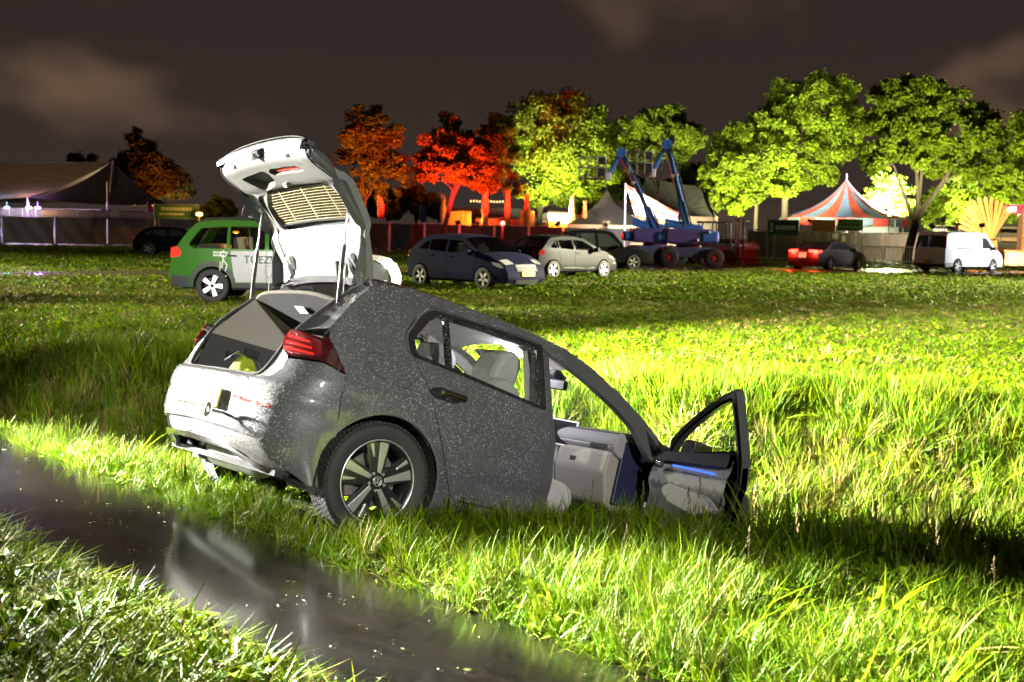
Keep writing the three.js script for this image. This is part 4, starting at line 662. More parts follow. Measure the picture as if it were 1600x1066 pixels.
// ------------------------------------------------------------------ things lying in the car
{
  carGroup.updateMatrixWorld();
  const inCar = (p) => carGroup.localToWorld(V(...p));
  const o = inCar([-.47, .625, .02]), t = thing('safety_vest', 'crumpled yellow high visibility vest lying in the open boot', 'safety vest', o.toArray()); t.quaternion.copy(carGroup.quaternion);
  const bump = (x, z) => .06 + .17 * Math.exp(-Math.pow((z + .13) / .13, 2) - Math.pow((x + .02) / .18, 2)) + .17 * Math.exp(-Math.pow((z - .40) / .10, 2) - Math.pow(x / .2, 2)) + .08 * fbm(x * 7, z * 7, 2.2, 4) + .03 * Math.abs(fbm(x * 16, z * 16, 5, 2));
  const cloth = (s, k) => { const a = s * 6.283, r = k * (.20 + .05 * Math.sin(a * 3 + 1)), x = r * Math.cos(a) * .75, z = .12 + r * Math.sin(a) * 2.05; return [x, bump(x, z) * (1 - Math.pow(k, 5)) + .004, z]; };
  part('vest_cloth', sheet(cloth, 90, 26), std(.25, .32, .008, .8, 0, { bumpMap: rep(T.weave, 20), bumpScale: .001 }), t);
  part('reflective_band', [panel([[-.13, -.20], [-.13, -.15], [.12, -.10], [.12, -.14]], (x, z) => [x, bump(x, z) + .005, z], { rim: 0, cell: .02 }), panel([[-.12, .20], [-.12, .24], [.12, .31], [.12, .27]], (x, z) => [x, bump(x, z) + .005, z], { rim: 0, cell: .02 })], std(.12, .12, .12, .5, .2), t);
  const q = inCar([1.80, .915, .08]), b = thing('tablet_computer', 'tablet with a dark screen and white rim standing on the dashboard', 'tablet', q.toArray()); b.quaternion.copy(carGroup.quaternion);
  const slab = (g) => place(g, [0, 0, 0], [0, .35, -.22]);
  part('tablet_case', slab(box(.014, .19, .27, [0, 0, 0], [0, 0, 0], .006)), std(.5, .49, .49, .4), b); part('screen', slab(box(.003, .166, .245, [-.0085, 0, 0], [0, 0, 0], 0)), phy(.012, .010, .012, .06, 0, { clearcoat: 1 }), b); part('tablet_mount', [rod([.02, -.02, 0], [.10, -.10, 0], .012), box(.06, .02, .08, [.10, -.10, 0])], M.dark, b);
  const z = V(.75, 0, -6.72), bx = thing('plastic_wrapper', 'small yellow and white wrapper in the grass below the open cabin', 'wrapper', [z.x, groundY(z.x, 6.72) + .10, z.z], .6);
  part('wrapper_foil', sheet((s, k) => [(s - .5) * .13, .025 * Math.sin(k * 3.14) + .012 * fbm(s * 9, k * 5, 3, 2), (k - .5) * .06], 20, 8), std(.6, .58, .52, .4), bx); part('wrapper_band', sheet((s, k) => [.02 + (s - .5) * .05, .004 + .025 * Math.sin(k * 3.14) + .012 * fbm((s * .05 / .13 + .46) * 9, k * 5, 3, 2), (k - .5) * .06], 10, 8), std(.62, .40, .03, .4), bx);
}
// ------------------------------------------------------------------ trees
// X(px, d): world x of a column of the photograph at distance d, used to measure where things stand
const X = (px, d) => (px - 803) / 1800 * d;
const HOR = (px) => 361 + .02 * (px - 800);
const Yp = (px, py, d) => 1.6 - (py - HOR(px)) / 1800 * d;   // height of a point at distance d
const P3 = (px, py, d) => [X(px, d), Yp(px, py, d), -d];
const bark = std(.034, .026, .016, .95, 0, { bumpMap: rep(tex(128, 256, (u, v) => .5 + .9 * tnoise(u, v * .5, 18, 61, 4)), 3, 3), bumpScale: .03 });
const leafMat = phy(1, 1, 1, .55, 0, { vertexColors: true, transmission: .45, thickness: 0, specularIntensity: .12 });
// blobs: [x, y, z, r] relative to the trunk's foot; limbs run from the fork to each blob
function tree(name, label, [x, z], { blobs, fork, r = .22, leaves = 5000, leaf = .2, hue = [.062, .100, .003], seed = 1, lean = [0, 0], ragged = .25, cat = 'tree' }) {
  const t = thing(name, label, cat, [x, 0, z]), q = rng(seed * 977 + 13), wood = [];
  const F = V(lean[0], fork, lean[1]), limb = (a, b, r0, r1, bow) => { const m = a.clone().lerp(b, .5).add(V((q() - .5) * bow, (q() - .2) * bow * .6, (q() - .5) * bow)), c = new THREE.CatmullRomCurve3([a, m, b]), n = 7, pts = c.getPoints(n); for (let i = 0; i < n; i++) wood.push(rod(pts[i].toArray(), pts[i + 1].toArray(), lerp(r0, r1, i / n), lerp(r0, r1, (i + 1) / n), 7)); };
  { const pts = [V(0, -.15, 0), V(lean[0] * .2, fork * .35, lean[1] * .2), F]; const c = new THREE.CatmullRomCurve3(pts), n = 8, k = c.getPoints(n); for (let i = 0; i < n; i++) { const e = (s) => r * (1 + .7 * Math.exp(-s * 9)) * lerp(1, .78, s); wood.push(rod(k[i].toArray(), k[i + 1].toArray(), e(i / n), e((i + 1) / n), 10)); } }
  const clumps = [], prim = blobs.filter((_, i) => i % 3 === 1).map((b) => V(b[0], b[1], b[2])); // a few main limbs fork, the others branch off them
  const forks = prim.map((c) => { const f = F.clone().add(V((q() - .5) * .25, (q() - .4) * .5, (q() - .5) * .25)), m = f.clone().lerp(c, .5).add(V((q() - .5) * .5, .3, (q() - .5) * .5)); limb(f, m, r * .46, r * .30, .35); limb(m, c, r * .30, r * .1, .5); return [m, c]; });
  for (const b of blobs) {
    const c = V(b[0], b[1], b[2]); if (!prim.some((p) => p.distanceTo(c) < .01)) { let best = F, bd = F.distanceTo(c) * .8; for (const [m, p] of forks) for (const k of [m, m.clone().lerp(p, .5)]) if (k.distanceTo(c) < bd && k.y < c.y + .8) { bd = k.distanceTo(c); best = k; } limb(best, c, r * .2, r * .08, b[3] * .6); }
    const n = Math.max(12, Math.round(b[3] * b[3] * 15));
    for (let k = 0; k < n; k++) { const u = q() * 2 - 1, a = q() * 6.283, s = Math.sqrt(1 - u * u), rr = b[3] * (.35 + (.62 + ragged) * Math.pow(q(), .7)), e = V(c.x + s * Math.cos(a) * rr, c.y + u * rr * .92, c.z + s * Math.sin(a) * rr); clumps.push([e, b[3] * (.24 + .22 * q())]); if (k < 5) limb(c, e, r * .13, r * .03, b[3] * .3); }
  }
  part('trunk', wood, bark, t);
  const pos = [], nor = [], col = [], per = Math.ceil(leaves * 3.2 / clumps.length);
  for (const [c, cr] of clumps) {
    const k0 = .62 + .76 * q();
    for (let k = 0; k < per; k++) {
      const d = V(q() - .5, q() - .5, q() - .5).normalize().multiplyScalar(cr * Math.pow(q(), .4) * 1.15), p = c.clone().add(V(d.x, d.y * .8, d.z));
      const ax = V(q() - .5, (q() - .65) * .8, q() - .5).normalize(), sd = V(q() - .5, q() - .5, q() - .5).cross(ax).normalize(), L = leaf * (.6 + .8 * q()), w = L * .62, up = ax.clone().cross(sd).multiplyScalar(.16 * L);
      const A = p, B = p.clone().addScaledVector(ax, L * .5).addScaledVector(sd, w * .5).add(up), Cc = p.clone().addScaledVector(ax, L), D = p.clone().addScaledVector(ax, L * .5).addScaledVector(sd, -w * .5).add(up);
      const n1 = B.clone().sub(A).cross(Cc.clone().sub(A)).normalize(), n2 = Cc.clone().sub(A).cross(D.clone().sub(A)).normalize();
      for (const v of [A, B, Cc, A, Cc, D]) pos.push(v.x, v.y, v.z); for (let i = 0; i < 3; i++) nor.push(n1.x, n1.y, n1.z); for (let i = 0; i < 3; i++) nor.push(n2.x, n2.y, n2.z);
      const kk = k0 * (.75 + .5 * q()), yl = q() * .4; for (let i = 0; i < 6; i++) col.push((hue[0] + .03 * yl) * kk, (hue[1] + .02 * yl) * kk, hue[2] * kk);
    }
  }
  const g = new THREE.BufferGeometry(); g.setAttribute('position', new THREE.Float32BufferAttribute(pos, 3)); g.setAttribute('normal', new THREE.Float32BufferAttribute(nor, 3)); g.setAttribute('color', new THREE.Float32BufferAttribute(col, 3));
  part('crown', g, leafMat, t).userData.kind = 'stuff';
  return t;
}
// crown given in the photograph's pixels [px, py, radius], depth jitter added; the foot at column foot
function treeAt(name, label, d, foot, forkPy, crown, o = {}) {
  const x = X(foot, d), q = rng((o.seed ?? 1) * 31 + 7);
  const blobs = crown.map(([px, py, pr]) => [X(px, d) - x, Yp(px, py, d), (q() - .5) * pr / 1800 * d * 1.3, pr / 1800 * d]);
  return tree(name, label, [x, -d], { ...o, blobs, fork: Yp(foot, forkPy, d) });
}
treeAt('leafy_tree', 'largest round-headed tree in the middle, lit green from the right, behind the dark blue car', 90, 838, 322, [[830, 200, 38], [862, 182, 36], [900, 190, 34], [925, 222, 36], [880, 228, 42], [835, 250, 38], [880, 275, 36], [925, 268, 32], [812, 222, 26], [850, 300, 24], [905, 310, 22], [945, 250, 20]], { seed: 2, leaves: 17000, leaf: .225, r: .26, lean: [.3, 0] });
treeAt('leafy_tree', 'tree with a red-lit crown and leaning trunk beside the orange plank wall', 80, 690, 300, [[700, 212, 26], [728, 235, 26], [680, 240, 26], [710, 262, 26], [745, 262, 22], [665, 262, 18], [755, 285, 16]], { seed: 3, leaves: 8500, leaf: .225, r: .2, lean: [.8, 0] });
treeAt('leafy_tree', 'dark red tree squeezed between the red-lit tree and the largest green tree', 86, 790, 318, [[775, 200, 20], [762, 222, 20], [790, 235, 22], [772, 262, 20], [800, 285, 18], [815, 300, 12]], { seed: 4, leaves: 5000, leaf: .225 });
treeAt('leafy_tree', 'orange-lit tree rising right behind the raised tailgate', 88, 570, 315, [[575, 195, 24], [555, 215, 24], [600, 215, 22], [580, 240, 26], [548, 245, 18], [615, 252, 18], [630, 275, 18], [592, 275, 20], [560, 285, 20], [605, 305, 16]], { seed: 5, leaves: 7000, leaf: .225 });
treeAt('leafy_tree', 'green tree with a dark top behind the two blue boom lifts', 86, 1024, 300, [[1015, 195, 24], [1045, 200, 26], [985, 205, 22], [1070, 215, 20], [1025, 225, 24], [975, 232, 18], [1060, 240, 16], [1000, 250, 18], [1085, 222, 10]], { seed: 6, leaves: 7500, leaf: .225, r: .15 });
treeAt('leafy_tree', 'low broad bright tree right of the boom lifts, behind the dark telehandler', 90, 1178, 312, [[1130, 225, 24], [1160, 210, 26], [1190, 195, 26], [1118, 262, 26], [1150, 258, 30], [1190, 250, 30], [1120, 300, 24], [1155, 300, 24], [1205, 290, 24], [1140, 325, 16], [1225, 225, 18]], { seed: 7, leaves: 12000, leaf: .235, r: .17 });
treeAt('leafy_tree', 'tall tree with a thick forked trunk left of the striped big top', 91, 1222, 312, [[1225, 150, 24], [1260, 145, 26], [1300, 150, 24], [1210, 185, 26], [1250, 190, 30], [1295, 190, 30], [1325, 190, 22], [1230, 235, 28], [1275, 235, 28], [1312, 232, 22], [1245, 270, 22], [1290, 270, 20]], { seed: 8, leaves: 13000, leaf: .235, r: .3 });
treeAt('leafy_tree', 'broad spreading tree with open forking limbs before the bright floodlit foliage', 73, 1416, 352, [[1370, 160, 26], [1405, 150, 28], [1445, 152, 28], [1485, 170, 28], [1520, 200, 26], [1350, 195, 24], [1395, 195, 30], [1440, 200, 32], [1485, 215, 30], [1525, 240, 22], [1365, 235, 24], [1410, 240, 24], [1460, 250, 26], [1500, 265, 22], [1540, 225, 16], [1350, 255, 14]], { seed: 9, leaves: 17000, leaf: .235, r: .3, lean: [.4, 0] });
treeAt('leafy_tree', 'tree cut by the right edge, above the shell-shaped gate', 82, 1600, 330, [[1590, 205, 26], [1575, 245, 30], [1615, 230, 36], [1560, 275, 26], [1600, 285, 30], [1545, 300, 18], [1640, 260, 30], [1580, 315, 18]], { seed: 10, leaves: 9000, leaf: .235 });
treeAt('pointed_tree', 'dim pointed tree behind the dark tent at far left', 98, 235, 318, [[218, 222, 14], [225, 242, 20], [245, 262, 24], [205, 258, 22], [232, 285, 30], [265, 285, 22], [190, 275, 18], [285, 298, 16], [150, 262, 16], [130, 258, 14]], { seed: 11, leaves: 7000, leaf: .28, hue: [.06, .07, .015] });
for (const [k, label, d, foot, crown] of [
  [0, 'small dark tree hidden behind the flags at the middle fence', 96, 545, [[540, 310, 22], [570, 322, 22], [600, 320, 20], [520, 325, 18]]],
  [1, 'dark bush below the red-lit tree', 92, 650, [[640, 312, 22], [668, 322, 18], [620, 325, 16]]],
  [2, 'pale overlit tree burning in the floodlight behind the spreading tree', 93, 1372, [[1378, 285, 20], [1365, 310, 22], [1395, 308, 22], [1385, 332, 18], [1352, 335, 14]]],
  [3, 'dim tree far behind, right of the spreading trunk', 98, 1480, [[1465, 310, 24], [1495, 300, 26], [1525, 320, 24], [1450, 335, 18], [1485, 335, 24], [1550, 300, 24]]],
  [4, 'dark low tree at right behind the pink banner', 100, 1600, [[1570, 330, 22], [1600, 320, 30], [1635, 330, 30], [1545, 345, 14]]],
  [5, 'dim tree in the gap left of the largest green tree', 98, 940, [[950, 300, 22], [925, 318, 18], [975, 290, 20], [905, 330, 14]]],
  [6, 'dark tree behind the black marquee roof', 100, 1085, [[1085, 275, 24], [1105, 300, 22], [1060, 292, 20]]],
  [7, 'dim low tree right of the far left tent', 104, 340, [[340, 322, 14], [325, 335, 12], [355, 332, 12]]],
]) treeAt('background_tree', label, d, foot, 338, crown, { seed: 40 + k, leaves: 4200, leaf: .3, r: .16 });
// ------------------------------------------------------------------ cars standing about the field
const bgWheel = (() => {
  const w = new THREE.Group(); w.name = 'wheel';
  part('tyre', place(new THREE.LatheGeometry([[.62, -.32], [.82, -.36], [.95, -.34], [1, -.24], [1, .24], [.95, .34], [.82, .36], [.62, .32]].map((p) => new THREE.Vector2(p[0], p[1])), 36), [0, 0, 0], [Math.PI / 2, 0, 0]), M.rubber, w);
  part('rim', [place(new THREE.LatheGeometry([[.5, -.3], [.56, 0], [.62, .28], [.66, .33], [.62, .33]].map((p) => new THREE.Vector2(p[0], p[1])), 36), [0, 0, 0], [Math.PI / 2, 0, 0]), cyl(.14, .14, .1, [0, 0, .24], [Math.PI / 2, 0, 0], 16), cyl(.5, .5, .05, [0, 0, .02], [Math.PI / 2, 0, 0], 24)], M.alloyDark, w);
  for (let k = 0; k < 5; k++) part('spoke', place(extrude([[.08, -.07], [.64, -.13], [.64, .13], [.08, .07]], .06, .01), [0, 0, .26], [0, 0, k * 1.2566 + .3]), M.alloy, w);
  return w;
})();
const plateMat = std(.75, .48, .03, .4);
function bgCar(name, label, cat, pos, turn, s) {
  const t = thing(name, label, cat, pos, turn), { L, W } = s, cx = L / 2;
  const inner = new THREE.Group(); // everything is built from x = 0 (tail) to L (nose) and shifted to the middle
  const add = (n, g, m, p = t) => part(n, place(merge([].concat(g)), [-cx, 0, 0]), m, p);
  const prof = mono([.15, .3, .5, s.belt, s.H], [.93, .98, 1, .975, s.tumble ?? .76]);
  const half = (x, y) => W / 2 * prof(y) * (1 - (s.taper ?? .13) * Math.pow(Math.abs(2 * x / L - 1), 4.5));
  const at = (x, y) => [x, y, half(x, y)];
  const both = (poly, o, n, m, p) => [0, 1].map((k) => { const g = panel(poly, at, { cell: .14, rim: .01, ...o }); return add(n, k ? mirrorZ(g) : g, m, p); });
  const arch = (x) => circ(x, s.r, s.r * 1.13, 184, -4, 16).map(([a, b]) => [a, Math.max(b, s.sill)]);
  const top = s.top;
  const outline = [...top, [L - .1, s.sill], ...circ(s.wf, s.r, s.r * 1.13, -4, 184, 16).map(([a, b]) => [a, Math.max(b, s.sill)]), ...circ(s.wr, s.r, s.r * 1.13, -4, 184, 16).map(([a, b]) => [a, Math.max(b, s.sill)]), [.1, s.sill]];
  both(outline, { holes: s.windows.map((w) => roundPoly(w, .05)), rim: .05 }, 'body_side', s.paint);
  s.windows.forEach((w, i) => both(roundPoly(w, .05), { lift: -.02, rim: 0 }, 'side_window', s.glass ?? M.tint));
  for (const d of s.doors ?? []) both(roundPoly(d, .04), { lift: .005, rim: .006, holes: s.windows.filter((w) => w[0][0] > Math.min(...d.map((p) => p[0])) - .3 && w.every((p) => p[0] > Math.min(...d.map((q) => q[0])) && p[0] < Math.max(...d.map((q) => q[0])))).map((w) => roundPoly(w, .05)) }, 'door', s.doorPaint ?? s.paint);
  for (const h of s.handles ?? []) for (const z of [1, -1]) add('door_handle', box(.18, .03, .03, [h[0], h[1], z * (half(...h) + .02)]), s.handleMat ?? s.paint);
  // the strip over the top, from the tail's foot to the nose's foot; a point of the outline may start a pane
  const strip = (i0, i1, o = {}) => { const pts = top.slice(i0, i1 + 1), ln = pts.map((p, i) => (i ? Math.hypot(p[0] - pts[i - 1][0], p[1] - pts[i - 1][1]) : 0)); let sum = 0; const cum = ln.map((v) => (sum += v)); return sheet((a, b) => { const q = (o.z0 ?? -1) + ((o.z1 ?? 1) - (o.z0 ?? -1)) * b, d = a * sum; let i = 0; while (i < pts.length - 2 && cum[i + 1] < d) i++; const f = clamp((d - cum[i]) / (cum[i + 1] - cum[i])), x = lerp(pts[i][0], pts[i + 1][0], f), y = lerp(pts[i][1], pts[i + 1][1], f), tx = pts[i + 1][0] - pts[i][0], ty = pts[i + 1][1] - pts[i][1], n = Math.hypot(tx, ty), k = (1 - Math.pow(Math.abs(q), 2.6)) * (o.crown ?? .055) + (o.lift ?? 0); return [x - ty / n * k, y + tx / n * k, q * half(x, y)]; }, o.n ?? Math.max(6, (i1 - i0) * 5), 14, true); };
  add('body_shell', [strip(0, s.rear[0]), strip(s.rear[1], s.screen[0])], s.paint); add('bonnet', strip(s.screen[1], top.length - 1), s.nose ?? s.paint);
  add('rear_window', strip(s.rear[0], s.rear[1], { crown: .05 }), s.glass ?? M.tint); add('windscreen', strip(s.screen[0], s.screen[1], { crown: .05 }), s.glass ?? M.tint);
  add('underbody', box(L - .5, .12, W * .8, [cx, s.sill + .03, 0]), M.dark);
  if (!s.noCabin) for (const z of [-.4, .4]) { const st = add('seat', [box(.16, .6, .46, [s.wf - 1.25, .85, z], [0, 0, .2]), box(.1, .2, .26, [s.wf - 1.33, 1.24, z])], M.trimDark); }
  for (const f of s.faces ?? []) { const [n, i0, i1, z0, z1, m, lift = .012] = f; add(n, strip(i0, i1, { z0, z1, lift, n: 4 }), m); if (z0 !== -z1) add(n, strip(i0, i1, { z0: -z1, z1: -z0, lift, n: 4 }), f[7] ?? m); }
  for (const f of s.patches ?? []) both(roundPoly(f[1], .02), { lift: .008, rim: .01 }, f[0], f[2]);
  for (const z of [1, -1]) { if (s.mirror) { const mm = add('door_mirror', box(.12, .16, .2, [s.mirror[0], s.mirror[1], z * (half(...s.mirror) + .14)]), s.mirrorMat ?? s.paint); }
    for (const x of [s.wf, s.wr]) { const w = bgWheel.clone(); w.scale.setScalar(s.r); w.position.set(x - cx, s.r, z * (W / 2 - .10)); w.rotation.y = z < 0 ? Math.PI : 0; w.rotation.z = x; t.add(w); add('arch_liner', sheet((a, b) => { const q = lerp(-5, 185, a) * Math.PI / 180; return [x + s.r * 1.13 * Math.cos(q), Math.max(s.sill, s.r + s.r * 1.13 * Math.sin(q)), z * lerp(W / 2 * .97, W / 2 - .3, b)]; }, 14, 1), M.dark); } }
  t.userData.half = half; t.userData.cx = cx; return { t, add, half, both, at, strip };
}
const clean = (o) => { delete o.userData.half; delete o.userData.cx; };
const paintOf = (r, g, b, metal = .3, rough = .35) => phy(r, g, b, rough, metal, { specularIntensity: .2, clearcoat: .2, clearcoatRoughness: .1 });
const clear = phy(.35, .4, .4, .02, 0, { transmission: 1, thickness: 0 });
const lens = phy(.55, .55, .55, .1, .4, { clearcoat: 1 }), redGlow = (k) => phy(.5, .02, .015, .2, 0, { emissive: new THREE.Color(1, .035, .02), emissiveIntensity: k, clearcoat: 1 });
const hatchTop = (L, H, o = {}) => [[.10, .22], [.02, .35], [0, .55], [.05, .78], [.12, .95], [.22, 1.05], [.55, H - .12], [.72, H - .04], [1.3, H], [1.9, H - .01], [2.35, H - .08], [3.08, .98], [3.35, .93], [L - .35, .80], [L - .12, .68], [L - .02, .5], [L, .34], [L - .08, .22]];
// green and white patrol car, parked facing right
{
  const L = 4.62, H = 1.70, green_ = paintOf(.038, .13, .016, .05), white_ = paintOf(.42, .42, .42, 0);
  const c = bgCar('patrol_car', 'green and white patrol estate with amber-lit windows parked behind the raised tailgate', 'car', [X(452, 24.6), groundY(X(452, 24.6), 24.6), -24.6], -.03, {
    L, W: 1.81, H, belt: 1.08, r: .355, wr: .93, wf: 3.6, sill: .30, nose: white_, paint: green_, tumble: .78, glass: phy(.30, .32, .32, .02, 0, { transmission: 1, thickness: 0 }),
    top: [[.10, .32], [.02, .42], [0, .62], [.04, .95], [.10, 1.08], [.16, 1.15], [.42, H - .18], [.56, H - .06], [1.2, H], [2.1, H - .01], [2.55, H - .08], [3.25, 1.12], [3.5, 1.06], [4.3, .95], [4.53, .82], [L, .6], [L, .42], [L - .1, .32]], rear: [5, 6], screen: [10, 11],
    windows: [[[.52, 1.12], [.40, 1.2], [.66, 1.54], [1.22, 1.58], [1.22, 1.12]], [[1.28, 1.12], [1.28, 1.585], [2.0, 1.585], [2.02, 1.11]], [[2.10, 1.11], [2.08, 1.58], [2.5, 1.53], [3.05, 1.14], [3.02, 1.11]]],
    handles: [[1.35, .98], [2.2, .97]], handleMat: M.dark, mirror: [2.95, 1.14], mirrorMat: M.dark,
    patches: [['tail_light', [[.03, .92], [.04, 1.12], [.16, 1.15], [.26, 1.05], [.24, .95]], redGlow(.9)], ['wheel_arch_trim', [...circ(.93, .355, .50, 0, 180, 14), ...circ(.93, .355, .415, 180, 0, 14)], M.plastic], ['wheel_arch_trim', [...circ(3.6, .355, .50, 0, 180, 14), ...circ(3.6, .355, .415, 180, 0, 14)], M.plastic], ['sill_trim', [[1.42, .32], [1.42, .42], [3.1, .42], [3.1, .32]], M.plastic], ['bumper_trim', [[.05, .32], [.05, .55], [.42, .55], [.42, .32]], M.plastic]],
    faces: [['headlight', 13, 14, .55, .9, lens]],
  });
  c.both([[1.40, .44], [1.30, 1.08], [3.28, 1.08], [3.42, .80], [3.1, .62], [3.02, .44]], { lift: .008, rim: .006 }, 'white_door', white_);
  c.both([[3.30, 1.06], [4.2, .955], [4.5, .81], [4.57, .62], [4.56, .46], [4.14, .46], ...circ(3.6, .355, .515, 12, 150, 10)], { lift: .008, rim: .006 }, 'front_wing', white_);
  c.both([[2.06, .43], [2.05, .43], [2.05, 1.07], [2.06, 1.07]], { lift: .0095, rim: 0 }, 'door_gap', M.dark);
  const print = (w, h, draw) => canvasTex(w, h, (g) => { g.clearRect(0, 0, w, h); draw(g); });
  const label = (n, w, h, x, y, draw, res = 200) => { const tx = print(Math.round(w * res), Math.round(h * res), draw); const m = new THREE.MeshStandardMaterial({ map: tx, transparent: true, roughness: .5 }); const g = panel([[x, y], [x + w, y], [x + w, y + h], [x, y + h]], c.at, { lift: .011, rim: 0, cell: .3 }), p = g.attributes.position, uv = g.attributes.uv; for (let i = 0; i < uv.count; i++) uv.setXY(i, (uv.getX(i) - x) / w, (uv.getY(i) - y) / h); c.add(n, g, m); };
  label('door_lettering', 1.25, .22, 1.55, .82, (g) => { g.fillStyle = '#2c3f36'; g.font = 'bold 44px sans-serif'; g.fillText('TOEZICHT', 8, 42); });
  label('door_emblem', .26, .34, 1.98, .48, (g) => { g.strokeStyle = '#8a958f'; g.lineWidth = 4; g.beginPath(); g.moveTo(10, 8); g.lineTo(42, 8); g.lineTo(42, 36); g.lineTo(26, 60); g.lineTo(10, 36); g.closePath(); g.stroke(); });
  label('quarter_emblem', .34, .62, .98, .52, (g) => { g.strokeStyle = '#cfd8c8'; g.lineWidth = 4; g.beginPath(); g.arc(36, 26, 12, 0, 7); g.moveTo(36, 38); g.lineTo(30, 84); g.moveTo(36, 50); g.lineTo(52, 70); g.lineTo(44, 96); g.moveTo(24, 56); g.lineTo(20, 110); g.lineTo(50, 116); g.stroke(); });
  label('quarter_lettering', .42, .16, .92, 1.13 - .20, (g) => { g.fillStyle = '#cfd8c8'; for (const [y, w] of [[6, 70], [18, 54]]) for (let x = 6; x < w; x += 8) g.fillRect(x, y, 6, 7); });
  c.add('roof_beacon', [box(.32, .09, 1.1, [1.75, H + .07, 0], [0, 0, 0], .03), box(.1, .06, .9, [1.75, H + .02, 0])], std(.05, .05, .06, .4));
  c.add('amber_lamp', box(.14, .08, .16, [1.8, H + .075, .46], [0, 0, 0], .03), glow(1, .4, .05, 2.2));
  c.add('roof_rail', [tube([[.7, 1.66, .66], [.8, 1.72, .66], [2.2, 1.71, .66], [2.35, 1.64, .66]], .02), tube([[.7, 1.66, -.66], [.8, 1.72, -.66], [2.2, 1.71, -.66], [2.35, 1.64, -.66]], .02)], M.dark);
  c.add('headlight_bulb', ball(.15, [4.53, .86, .66], [.6, .8, 1.2]), glow(1, 1, 1, 60));
  const hl = c.t.localToWorld(V(4.66 - c.t.userData.cx, .86, .70)); clean(c.t);
  spot('car_headlight', hl.toArray(), [hl.x + 9, .5, hl.z + 3.2], [.92, .96, 1], 260, 40, .7, 4);
  const am = c.t.localToWorld(V(1.15 - L / 2, 1.35, -.1)); c.t.updateMatrixWorld();
  c.add('interior_lamp', ball(.07, [1.15, 1.46, -.1], [1, .4, 1]), glow(1, .33, .03, 3)); point('interior_lamp_light', [am.x, am.y + .06, am.z], [1, .33, .03], 2.2, 3);
  c.add('cargo_guard', [box(.5, .5, 1.2, [.75, .95, 0]), box(.14, .62, .5, [1.35, 1.05, .38], [0, 0, .15]), box(.14, .62, .5, [1.35, 1.05, -.38], [0, 0, .15])], std(.35, .3, .25, .8));
}
const win4 = (H) => [[[.62, 1.03], [.70, 1.22], [1.02, H - .12], [1.32, H - .11], [1.32, 1.0]], [[1.40, 1.0], [1.40, H - .105], [2.26, H - .15], [2.84, 1.0], [2.82, .97]]];
const win5 = (H) => [[[.55, 1.06], [.62, 1.14], [.86, H - .16], [.95, H - .14], [.97, 1.05]], [[1.02, 1.04], [1.0, H - .13], [1.66, H - .11], [1.68, 1.0]], [[1.75, 1.0], [1.73, H - .11], [2.22, H - .15], [2.86, 1.0], [2.84, .97]]];
{ // dark blue hatchback facing the camera's right
  const L = 3.98, H = 1.46, p = phy(.004, .004, .022, .75, 0, { specularIntensity: .12, clearcoat: .06 });
  const c = bgCar('hatchback_car', 'dark blue hatchback with a yellow plate standing right of the raised tailgate', 'car', [X(742, 32.5), groundY(X(742, 32.5), 32.5), -32.5], -.74, {
    L, W: 1.72, H, belt: .98, r: .31, wr: .66, wf: 3.15, sill: .22, paint: p, top: hatchTop(L, H), rear: [5, 6], screen: [10, 11], windows: win5(H), glass: phy(.16, .18, .18, .02, 0, { transmission: 1, thickness: 0 }),
    doors: [[[1.0, .30], [.98, 1.01], [1.70, .985], [1.72, .26], [1.10, .26]], [[1.74, .26], [1.72, .985], [2.86, .955], [2.78, .26]]], handles: [[1.12, .90], [1.86, .88]], mirror: [2.72, 1.0],
    patches: [['headlight', [[3.50, .70], [3.42, .78], [3.72, .73], [3.86, .62], [3.70, .62]], lens], ['tail_light', [[.02, .85], [.1, 1.0], [.2, 1.02], [.16, .84]], M.redLens]],
    faces: [['headlight', 13, 14, .55, .93, lens], ['grille', 14, 15, -.52, .52, std(.3, .3, .32, .3, .8)], ['lower_grille', 16, 17, -.6, .6, M.dark]],
  });
  c.add('licence_plate', box(.012, .11, .50, [L + .065, .46, 0]), plateMat); c.add('grille_bar', [0, 1, 2, 3].map((k) => box(.012, .012, .86, [L + .045 - k * .022, .53 + k * .035, 0], [0, 0, 0], 0)), M.dark); c.add('bonnet_emblem', place(new THREE.SphereGeometry(.05, 12, 8), [L - .1, .70, 0], [0, 0, 0], [.4, .7, 1.4]), M.chrome); clean(c.t);
}
